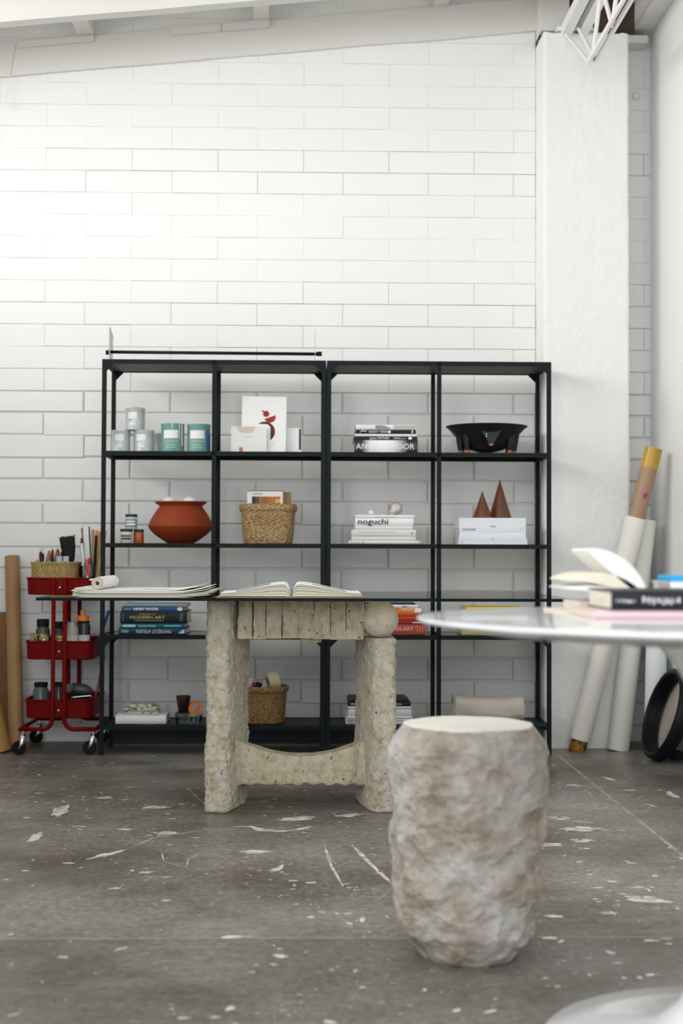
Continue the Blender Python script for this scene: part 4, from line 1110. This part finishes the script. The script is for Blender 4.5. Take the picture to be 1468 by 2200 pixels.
# ------------------------------------------------------------------ books on the white table
TZ = .7785
t = book(.505, .82, 2.49, .22, TZ, .0150, cmat('pink', (.70, .52, .55)), 'pale pink book at the bottom of the pile on the white table')
t = book(.535, .84, 2.487, .21, TZ + .0152, .0345, cmat('ink_navy', (.012, .012, .022)), 'black-spined book with white lettering on the pink book')
def glyphs(x0, x1, z0, z1, seed):
    g_ = random.Random(seed); m = M(); x = x0
    while x < x1 - .004:
        w_ = g_.uniform(.003, .0075); a = z0 + g_.uniform(0, .3) * (z1 - z0); b = z1 - g_.uniform(0, .4) * (z1 - z0)
        m.box(x, x + w_ * .45, -.0047, -.0040, a, b)
        if g_.random() < .7: m.box(x, x + w_, -.0047, -.0040, (a + b) / 2 - .0012, (a + b) / 2 + .0012)
        if g_.random() < .5: m.box(x + w_ * .7, x + w_, -.0047, -.0040, a, a + (b - a) * .6)
        x += w_ + .0022
    return m
part('lettering', glyphs(-.145, -.108, .013, .022, 1), WHITEINK, t)
part('lettering', glyphs(-.098, -.028, .010, .025, 2), WHITEINK, t)
part('lettering', glyphs(-.020, -.004, .006, .029, 3), WHITEINK, t)
# propped open book with fanned pages behind them
t = thing('fanned_book', 'open book with cream pages fanning upward at the edge of the white table', 'book', (.60, 2.74, TZ))
part('page_block', M().box(-.072, .05, 0, .17, .003, .022), PAGES, t)
part('back_cover', M().box(-.112, .05, -.01, .18, 0, .003), CREAM, t)
part('spine_cover', M().prism([(-.085, .0031), (-.03, .0031), (-.03, .008)], -.012, -.004), cmat('ink_navy', (.012, .012, .022)), t)
def leaf(ang0, ang1, L, th, y0, y1, x=.06, z_=.024):
    rings = []; N = 18
    for i in range(N + 1):
        a = math.radians(ang0 + (ang1 - ang0) * i / N)
        k = math.sin(PI * min(1, (i + 2.2) / (N + 2.4))) ** .7
        nx, nz_ = math.sin(a) * th * k / 2, math.cos(a) * th * k / 2
        rings.append([(x - nx, y0, z_ - nz_), (x - nx, y1, z_ - nz_), (x + nx, y1, z_ + nz_), (x + nx, y0, z_ + nz_)])
        x -= math.cos(a) * L / N; z_ += math.sin(a) * L / N
    return M().loft(rings)
part('page_leaf', leaf(56, 18, .140, .036, 0, .165, .052, .038), PAPER, t)
part('page_leaf', leaf(34, -14, .158, .024, 0, .165, .050, .034), CREAM, t)
part('page_leaf', leaf(16, -4, .155, .012, 0, .165, .050, .030), PAPER, t)
B = book(.71, .90, 2.76, .15, TZ, .060, cmat('white9', (.80, .81, .84)), 'thick white book under the sky blue box on the white table')
o = link('blue_box', M().box(0, .12, 0, .10, 0, .012).mesh('blue_box', mat('sky_blue', (.01, .36, .72), .4)), None, (.713, 2.77, TZ + .0602))
tag(o, 'sky blue flat box at the right edge of the picture on the white table', 'box')

# ------------------------------------------------------------------ red utility cart
CX, CY = -1.094, 6.345
cart = thing('utility_cart', 'dark red three-tier metal utility cart on casters left of the shelves', 'cart', (CX, CY, 0))
TR = [(.705, .782, 'top'), (.418, .502, 'mid'), (.158, .243, 'low')]
def tray(z0, z1):
    m = M(); R = lambda g_, z, r: [(x, y, z) for x, y in rrect(-.152 + g_, .152 - g_, .0 + g_, .385 - g_, r, 6)]
    m.loft([R(.010, z0, .03), R(.004, z0 + .004, .034), R(.001, z1 - .010, .036), R(-.003, z1 - .006, .04), R(-.003, z1, .04), R(.002, z1, .036), R(.003, z1 - .006, .034), R(.006, z0 + .008, .032), R(.012, z0 + .004, .03)])
    return m
for z0, z1, _ in TR:
    tr = part('tray', tray(z0, z1), CARTRED, cart, auto=.6)
    part('tray_bracket', M().box(-.030, .030, -.004, .001, z0 + .008, z1 - .004), CARTRED, tr)
    part('bolt', M().lathe([(.007, 0), (.007, .002), (.004, .005), (.001, .006)], 14), CHROME, tr, (0, -.004, (z0 + z1) / 2 - .006), (PI / 2, 0, 0), smooth=True)
for y in (-.012, .397):
    for s_ in (-1, 1):
        path = [(s_ * .025, y, .781), (s_ * .025, y, .165)] + [(s_ * (.025 + .042 * (1 - math.cos(a))), y, .165 - .052 * math.sin(a)) for a in [k * PI / 16 for k in range(1, 9)]] + [(s_ * .165, y, .113)]
        part('tube_leg', M().tube(path, .0098, 12), CARTRED, cart, smooth=True)
for s_ in (-1, 1):
    part('foot_rail', M().tube([(s_ * .165, -.018, .113), (s_ * .165, .403, .113)], .0095, 10), CARTRED, cart, smooth=True)
for s_ in (-1, 1):
    for y in (-.006, .390):
        c = part('caster', M().lathe([(.006, .106), (.006, .096), (.0125, .094), (.0125, .088), (.008, .086)], 14), CHROME, cart, (s_ * .155, y, 0))
        rot = (0, 0, .5 if s_ < 0 else .2)
        part('caster_fork', M().tube([(0, 0, .090), (-.004, -.010, .074), (-.010, -.014, .050), (-.022, -.012, .032)], [.012, .0125, .0095, .006], 10), CHROME, c, rot=rot, smooth=True)
        part('caster_wheel', M().tube([(-.016, -.004, .031), (-.016, .014, .031)], .031, 24), RUBBER, c, rot=rot)
# helper: world point inside the cart
def cw(dx, dy, z): return (CX + dx, CY + dy, z)

# woven caddy with brushes on the top tray
t = thing('straw_caddy', 'shallow yellow straw caddy full of brushes on the top of the red cart', 'basket', cw(-.040, .135, .7095), (0, 0, -.03))
part('caddy_body', basket_mesh(.196, .17, .212, .19, .142, .012, .003, 72, 20, .0016, .007), STRAWY, t, auto=None, smooth=True)
brush_specs = [(-.120, .10, .905, 'white', (.80, .80, .78), 'long white-handled brush at the far left of the straw caddy'),
    (-.101, .11, .898, 'maroon', (.09, .012, .014), 'maroon bristled brush near the left of the straw caddy'),
    (-.086, .13, .880, 'greyb', (.30, .30, .30), 'grey thin brush second group in the straw caddy'),
    (-.072, .10, .902, 'pinkb', (.36, .14, .10), 'dusty pink brush in the straw caddy'),
    (-.060, .12, .895, 'russet', (.16, .05, .03), 'russet brush in the left half of the straw caddy'),
    (-.040, .14, .882, 'cream', (.55, .47, .30), 'cream stick brush in the straw caddy'),
    (-.026, .11, .905, 'ochre', (.25, .14, .03), 'ochre tipped brush at the middle of the straw caddy'),
    (-.012, .13, .898, 'char', (.02, .02, .02), 'charcoal brush left of the big black brush'),
    (-.110, .15, .890, 'wine', (.10, .02, .02), 'wine-red brush behind the white-handled one'),
    (-.094, .085, .872, 'dark2', (.03, .03, .03), 'short dark brush in front at left of the straw caddy'),
    (-.066, .155, .908, 'sienna', (.22, .08, .03), 'sienna brush at the back of the straw caddy'),
    (-.050, .09, .875, 'dark3', (.02, .02, .025), 'short black brush front centre of the straw caddy'),
    (-.034, .165, .910, 'umber', (.12, .07, .03), 'umber brush at the back beside the ochre one'),
    (.014, .16, .900, 'black4', (.015, .015, .015), 'slim black brush beside the big black brush'),
    (.000, .15, .905, 'rust', (.28, .06, .015), 'rust-red brush behind the silver ferrules')]
for k, (dx, dy, zt, nm, c, lb) in enumerate(brush_specs):
    tl = rnd.uniform(-.06, .06)
    b = thing('paint_brush', lb, 'brush', cw(dx, dy, .7165), (rnd.uniform(-.04, .04), tl, 0), 'brushes in the straw caddy')
    H = zt - .7165
    part('handle', M().tube([(0, 0, 0), (0, 0, H * .55)], [.003, .0045], 8), mat('brush_handle_%d' % (k % 3), ((.02, .02, .02), (.30, .16, .05), (.10, .02, .02))[k % 3], .4), b)
    part('ferrule', M().tube([(0, 0, H * .55), (0, 0, H * .76)], [.0045, .006], 8), GREYM, b)
    part('bristles', M().tube([(0, 0, H * .76), (0, 0, H * .9), (0, 0, H)], [.006, .008, .004], 8), mat('bristle_' + nm, c, .8), b)
for dx, lb in ((-.018, 'wide flat brush with silver ferrule, left of its pair, in the straw caddy'), (.012, 'wide flat brush with silver ferrule, right of its pair, in the straw caddy')):
    b = thing('flat_brush', lb, 'brush', cw(dx, .085, .7165), (0, 0, 0), 'flat brushes')
    part('ferrule', M().box(-.0125, .0125, -.004, .004, .10, .160), mat('pale_tin', (.40, .42, .46), .5, .3), b)
    part('bristles', M().box(-.0125, .0125, -.004, .004, .04, .0995), RUBBER, b)
    part('handle', M().box(-.008, .008, -.003, .003, 0, .0395), RUBBER, b)
b = thing('black_brush', 'large fan-shaped black bristle brush standing up from the straw caddy', 'brush', cw(.040, .115, .7165), (0, -.12, 0))
part('handle', M().tube([(0, 0, 0), (0, 0, .12)], .006, 8), RUBBER, b)
bm_ = M(); rb_ = random.Random(3)
bm_.loft([[(x * w_, y * d_, z_) for x, y in rrect(-1, 1, -1, 1, .5, 3)] for w_, d_, z_ in ((.012, .006, .12), (.024, .010, .15), (.032, .012, .20), (.034, .012, .242), (.026, .010, .250))])
for k in range(60):
    x = rb_.uniform(-.036, .036); y = rb_.uniform(-.010, .010)
    bm_.tube([(x * .5, y * .7, .15), (x, y, .240 + rb_.uniform(0, .016))], .0012, 4)
part('bristles', bm_, RUBBER, b)

# glass jar of pens, scissors, ruler and sticks
t = thing('pen_jar', 'clear glass jar crowded with pens on the top tray of the cart', 'jar', cw(.102, .12, .7095))
part('jar_glass', M().loft([[(r * math.cos(2 * PI * j / 32), r * math.sin(2 * PI * j / 32), zz) for j in range(32)] for r, zz in ((.033, 0), (.035, .004), (.035, .125), (.033, .125), (.033, .006))]), JARGLASS, t, auto=.7)
pens = [((.02, .02, .02), 'black'), ((.75, .75, .72), 'white'), ((.50, .34, .20), 'wooden'), ((.30, .30, .32), 'grey'), ((.02, .03, .08), 'navy'), ((.60, .45, .35), 'tan'), ((.80, .80, .80), 'silver'), ((.10, .35, .36), 'teal')]
for k, (c, nm) in enumerate(pens):
    a = k * 2 * PI / 8; r = .026
    p0 = (CX + .102 + .010 * math.cos(a + 2.4), CY + .120 + .012 * math.sin(a + 2.4), .7165)
    H = .13 + .02 * ((k * 5) % 4) / 3
    o = link('pen', M().tube([(0, 0, 0), (.017 * math.cos(a), .017 * math.sin(a), H)], .0038, 8).mesh('pen', mat('pen_' + nm, c, .4)), None, p0)
    tag(o, nm + ' pen standing in the glass jar on the cart', 'pen', 'pens in the glass jar')
def stick(name, label, cat, p, q, wd, th, m_, up=(0, -1, 0), grp=None):
    p, q = Vector(p), Vector(q)
    o = link(name, flatbar((0, 0, 0), q - p, wd, th, up).mesh(name, m_), None, p)
    return tag(o, label, cat, grp)
X = lambda d: CX + d
stick('steel_ruler', 'upright steel ruler rising from the jar on the cart', 'ruler', (X(.105), CY + .150, .7175), (X(.088), CY + .150, 1.018), .024, .0012, mat('brushed_steel', (.60, .60, .60), .4, .3))
stick('wooden_stick', 'brown wooden slat left of the steel ruler on the cart', 'stick', (X(.098), CY + .163, .7175), (X(.072), CY + .163, 1.005), .013, .004, mat('brown_wood', (.26, .13, .045), .6))
stick('wooden_stick', 'dark brown slat directly right of the steel ruler', 'stick', (X(.124), CY + .158, .7175), (X(.102), CY + .158, 1.012), .007, .004, mat('dark_wood', (.10, .05, .02), .6))
stick('wooden_stick', 'tan wooden slat behind the orange-tipped brush on the cart', 'stick', (X(.128), CY + .172, .7175), (X(.118), CY + .172, .998), .014, .004, WOODL)
stick('wooden_stick', 'broad pale wooden paddle right of the orange-tipped brush', 'stick', (X(.128), CY + .182, .7175), (X(.156), CY + .182, .990), .028, .005, WOODL)
stick('wooden_stick', 'thin pale wooden stick leaning furthest right on the cart', 'stick', (X(.132), CY + .130, .7175), (X(.186), CY + .130, .990), .008, .004, WOODL)
b = thing('tipped_brush', 'black brush with an orange tip among the wooden sticks', 'brush', (X(.127), CY + .145, .7165), (0, .042, 0))
part('handle', M().tube([(0, 0, 0), (0, 0, .255)], .006, 8), RUBBER, b)
part('tip', M().tube([(0, 0, .255), (0, 0, .278)], [.007, .0055], 8), ORANGE, b)
b = thing('white_brush', 'white-handled brush with dark bristles left of the steel ruler', 'brush', (X(.098), CY + .125, .7165), (0, -.10, 0))
part('handle', M().tube([(0, 0, 0), (0, 0, .22)], .0055, 8), PAPER, b)
part('bristles', M().tube([(0, 0, .22), (0, 0, .243)], [.007, .004], 8), mat('olive', (.05, .06, .02), .8), b)
b = thing('red_scissors', 'pair of scissors with red handle hanging in the glass jar', 'scissors', (X(.106), CY + .078, .755), (0, .08, 0))
part('scissor_handle', M().loft([[(.011 * k * math.cos(2 * PI * j / 20), y, .060 + .026 * k * math.sin(2 * PI * j / 20)) for j in range(20)] for k, y in ((1, -.004), (1, .004), (.45, .004), (.45, -.004), (1, -.004))], False), REDP, b)
part('scissor_handle', M().tube([(0, 0, .086), (.004, 0, .115)], [.006, .008], 8), REDP, b)
part('blade', M().box(-.004, .004, -.001, .001, -.03, .034), GREYM, b)

# middle tray jars
ML = mat('yellow_black_label', (.05, .05, .02), .5, col2=(.60, .42, .05), nscale=35, lo=.5, hi=.56)
z = .4232
def pot(x, dy, r, h, body, lid, lab, label, lidh, name='paint_jar'):
    t = thing(name, label, 'jar', cw(x, dy, z), group='jars on the cart')
    part('jar_body', M().lathe([(r * .9, 0), (r, .004), (r, h - lidh - .014), (r * .82, h - lidh - .003), (r * .82, h - lidh)], 26), body, t, auto=.6)
    part('lid', M().lathe([(r * .88, h - lidh), (r * .90, h - .002), (r * .84, h)], 26), lid, t)
    if lab: part('jar_label', patch(r, -1.2, 1.2, h * .20, h * .62), lab, t); part('label_print', patch(r + .0006, .1, .6, h * .28, h * .5), PAPER, t)
    return t
DKG = mat('dark_glaze', (.012, .014, .014), .25)
pot(-.084, .06, .031, .172, mat('murky_green_jar', (.05, .06, .035), .25), RUBBER, ML, 'tall black-lidded jar with yellow label at left of the middle tray', .034)
pot(-.018, .07, .030, .160, DKG, RUBBER, ML, 'black-lidded jar with yellow label behind the tubes of the middle tray', .030)
pot(.046, .065, .029, .160, mat('grey_paint_jar', (.36, .35, .32), .3), GREYM, mat('pinkish_label', (.60, .52, .48), .6), 'silver-lidded glass jar on the middle tray', .014)
t = pot(.098, .075, .027, .164, DKG, RUBBER, mat('white_small_label', (.62, .60, .58), .6), 'dark bottle with white label below the orange tape on the middle tray', .01)
t = thing('tape_roll', 'orange tape roll topped by a tan cap on the dark bottle', 'tape', cw(.092, .075, z + .1642), (0, 0, 0))
part('tape_ring', M().lathe([(.028, 0), (.028, .024), (.014, .024)], 26), ORANGE, t)
part('cap', M().lathe([(.0135, .024), (.0125, .046), (.006, .052)], 18), mat('tan_cap', (.40, .22, .12), .5), t)
for dx, h, r, c, lb in ((-.124, .112, .014, (.30, .16, .11), 'small pinkish vial at the far left of the middle tray'), (-.060, .100, .012, (.20, .22, .12), 'small olive vial between the jars of the middle tray'), (.032, .092, .013, (.55, .53, .50), 'small pale vial in front of the silver-lidded jar')):
    o = link('vial', M().lathe([(r * .9, 0), (r, .003), (r, h * .75), (r * .6, h * .82), (r * .6, h)], 18).mesh('vial', mat('vial_%d' % int(r * 1e4), c, .35), False, .7), None, cw(dx, .035 if dx > 0 else .028, z))
    tag(o, lb, 'vial')
o = link('blue_rod', M().tube([(-.992, 6.68, .436), (-.962, 6.68, .50), (-.922, 6.68, .622)], [.010, .008, .0065], 12).mesh('blue_rod', BLUE, True))
tag(o, 'bright blue plastic handle leaning out of the middle tray of the cart', 'handle')
# bottom tray
z = .1632
pot(-.090, .06, .034, .150, mat('bluish_jar', (.06, .10, .10), .25), RUBBER, None, 'wide greenish glass jar with dark lid on the bottom tray', .02)
pot(-.012, .07, .028, .150, DKG, RUBBER, None, 'dark jar behind the tubes on the bottom tray', .02)
t = thing('hand_drill', 'grey and black hand tool with silver bar lying on the bottom tray', 'tool', cw(.075, .09, z + .078), (0, .0, 0))
part('tool_body', M().tube([(-.035, 0, .05), (-.01, 0, .040), (.03, 0, .036), (.058, 0, .028)], [.020, .026, .024, .012], 14), mat('tool_grey', (.05, .055, .06), .4), t, smooth=True)
part('tool_disc', M().tube([(-.045, -.020, .048), (-.040, -.028, .046)], .019, 20), GREYM, t)
part('tool_bar', M().tube([(-.03, -.03, .004), (.055, -.03, .012), (.060, -.03, .008), (.058, -.03, -.008)], .0045, 8), CHROME, t)
part('tool_base', M().box(-.045, .058, -.03, .05, -.078, -.002), RUBBER, t)
stick('wooden_board', 'thin orange-brown wooden board propped in the bottom tray of the cart', 'board', (-.976, 6.56, .166), (-.926, 6.56, .42), .006, .05, mat('orange_wood', (.30, .085, .016), .5))

# ------------------------------------------------------------------ rolls at the far left
def hollow_roll(p, q, r, th, n=40):
    p, q = Vector(p), Vector(q); d = (q - p).normalized(); a = d.cross(Vector((0, 1, 0))).normalized(); b = a.cross(d)
    C = lambda c, rr_: [c + (a * math.cos(2 * PI * j / n) + b * math.sin(2 * PI * j / n)) * rr_ for j in range(n)]
    return M().loft([C(p, r - th), C(p, r), C(q, r), C(q, r - th), C(q - d * .2, r - th), C(p, r - th)], False)
o = link('kraft_roll', hollow_roll((0, 0, .002), (-.075, .23, .872), .0345, .003).mesh('kraft_roll', KRAFT, False, .7), None, (-1.312, 6.51, 0))
tag(o, 'tall tan kraft paper roll leaning on the wall left of the cart', 'paper roll')
o = link('cardboard_tube', hollow_roll((0, 0, .002), (-.19, .02, .75), .045, .004).mesh('cardboard_tube', mat('amber_card', (.40, .21, .055), .6), False, .7), None, (-1.362, 6.435, 0))
tag(o, 'orange-tan cardboard tube leaning at the left edge of the picture', 'tube')
t = thing('cardboard_sheet', 'dark brown cardboard sheet standing behind the tan tube at the left edge', 'cardboard', (-1.575, 6.69, 0), (math.radians(-5), .0, 0))
part('sheet', M().box(-.25, .185, 0, .012, 0.002, .615), CARD, t)

# ------------------------------------------------------------------ rolls and mirror at the right
MUS = mat('mustard_tape', (.50, .28, .02), .35, col2=(.42, .22, .015), nscale=9)
p0, p1 = Vector((1.232, 6.46, .006)), Vector((1.572, 6.40, 1.374))
t = thing('canvas_roll', 'long cardboard tube with raw canvas wrapped round it and mustard tape ends', 'roll', p0)
d = p1 - p0
part('tube', hollow_roll(d * 0, d, .0385, .004), mat('grey_brown_tube', (.36, .22, .13), .5), t)
part('end_tape', hollow_roll(d * .935, d * 1.001, .0392, .003), MUS, t, label='mustard tape band')
part('end_tape', hollow_roll(d * -.0005, d * .045, .0392, .003), mat('amber_tape', (.36, .17, .02), .4, col2=(.06, .03, .01), nscale=40, lo=.55, hi=.6), t, label='amber tape band with dark print')
n = 44
dn = d.normalized(); a_ = dn.cross(Vector((0, 1, 0))).normalized(); b_ = a_.cross(dn)
rings = []
for i in range(40):
    s_ = .035 + (.735) * i / 39
    rings.append([d * s_ + (a_ * math.cos(2 * PI * j / n) + b_ * math.sin(2 * PI * j / n)) * (.0455 + .0035 * noise.noise(Vector((math.cos(2 * PI * j / n) * 1.5, math.sin(2 * PI * j / n) * 1.5, s_ * 5))) + .004 * (j / n)) for j in range(n)])
part('canvas_wrap', M().loft(rings), CANVAS, t, auto=1.0)
part('ink_stamp', patch(.0388, -.1, .45, 0, .035), mat('magenta_ink', (.45, .02, .16), .5), t, d * .835, (0, .26, 0))
o = link('paper_roll', hollow_roll((0, 0, .001), (.128, .0, 1.052), .0500, .003).mesh('paper_roll', mat('ivory_roll', (.78, .76, .70), .6), False, .7), None, (1.428, 6.497, 0))
tag(o, 'thick ivory paper roll leaning in the right corner beside the canvas roll', 'paper roll')
o = link('paper_roll', hollow_roll((0, 0, .001), (.018, .0, .73), .0465, .003).mesh('paper_roll', mat('cool_white_roll', (.80, .83, .86), .5), False, .7), None, (1.573, 6.415, 0))
tag(o, 'shorter cool white paper roll nearest the right wall behind the mirror', 'paper roll')
ax = Vector((-.93, -.07, .30)).normalized()
q = ax.to_track_quat('Z', 'Y').to_euler()
t = thing('round_mirror', 'round mirror in a deep black rim propped against the right wall', 'mirror', (1.566, 6.16, .199), q)
part('rim', M().loft([[(r * math.cos(2 * PI * j / 72), r * math.sin(2 * PI * j / 72), z_) for j in range(72)] for r, z_ in ((.172, -.028), (.200, -.028), (.203, -.02), (.203, .022), (.198, .028), (.186, .030), (.178, .024), (.176, -.012), (.172, -.028))], False), mat('black_rim', (.005, .007, .010), .45, spec=.2), t, auto=.8)
part('mirror_glass', M().lathe([(.1775, -.014), (.1775, -.010)], 72), mat('mirror_silver', (.50, .44, .38), .12, 1.0), t)
o = link('mirror_stop', M().box(0, .05, -.05, .05, 0, .03).mesh('mirror_stop', RUBBER), None, (1.60, 6.22, 0))
tag(o, 'small dark block on the floor wedging the round mirror', 'block')
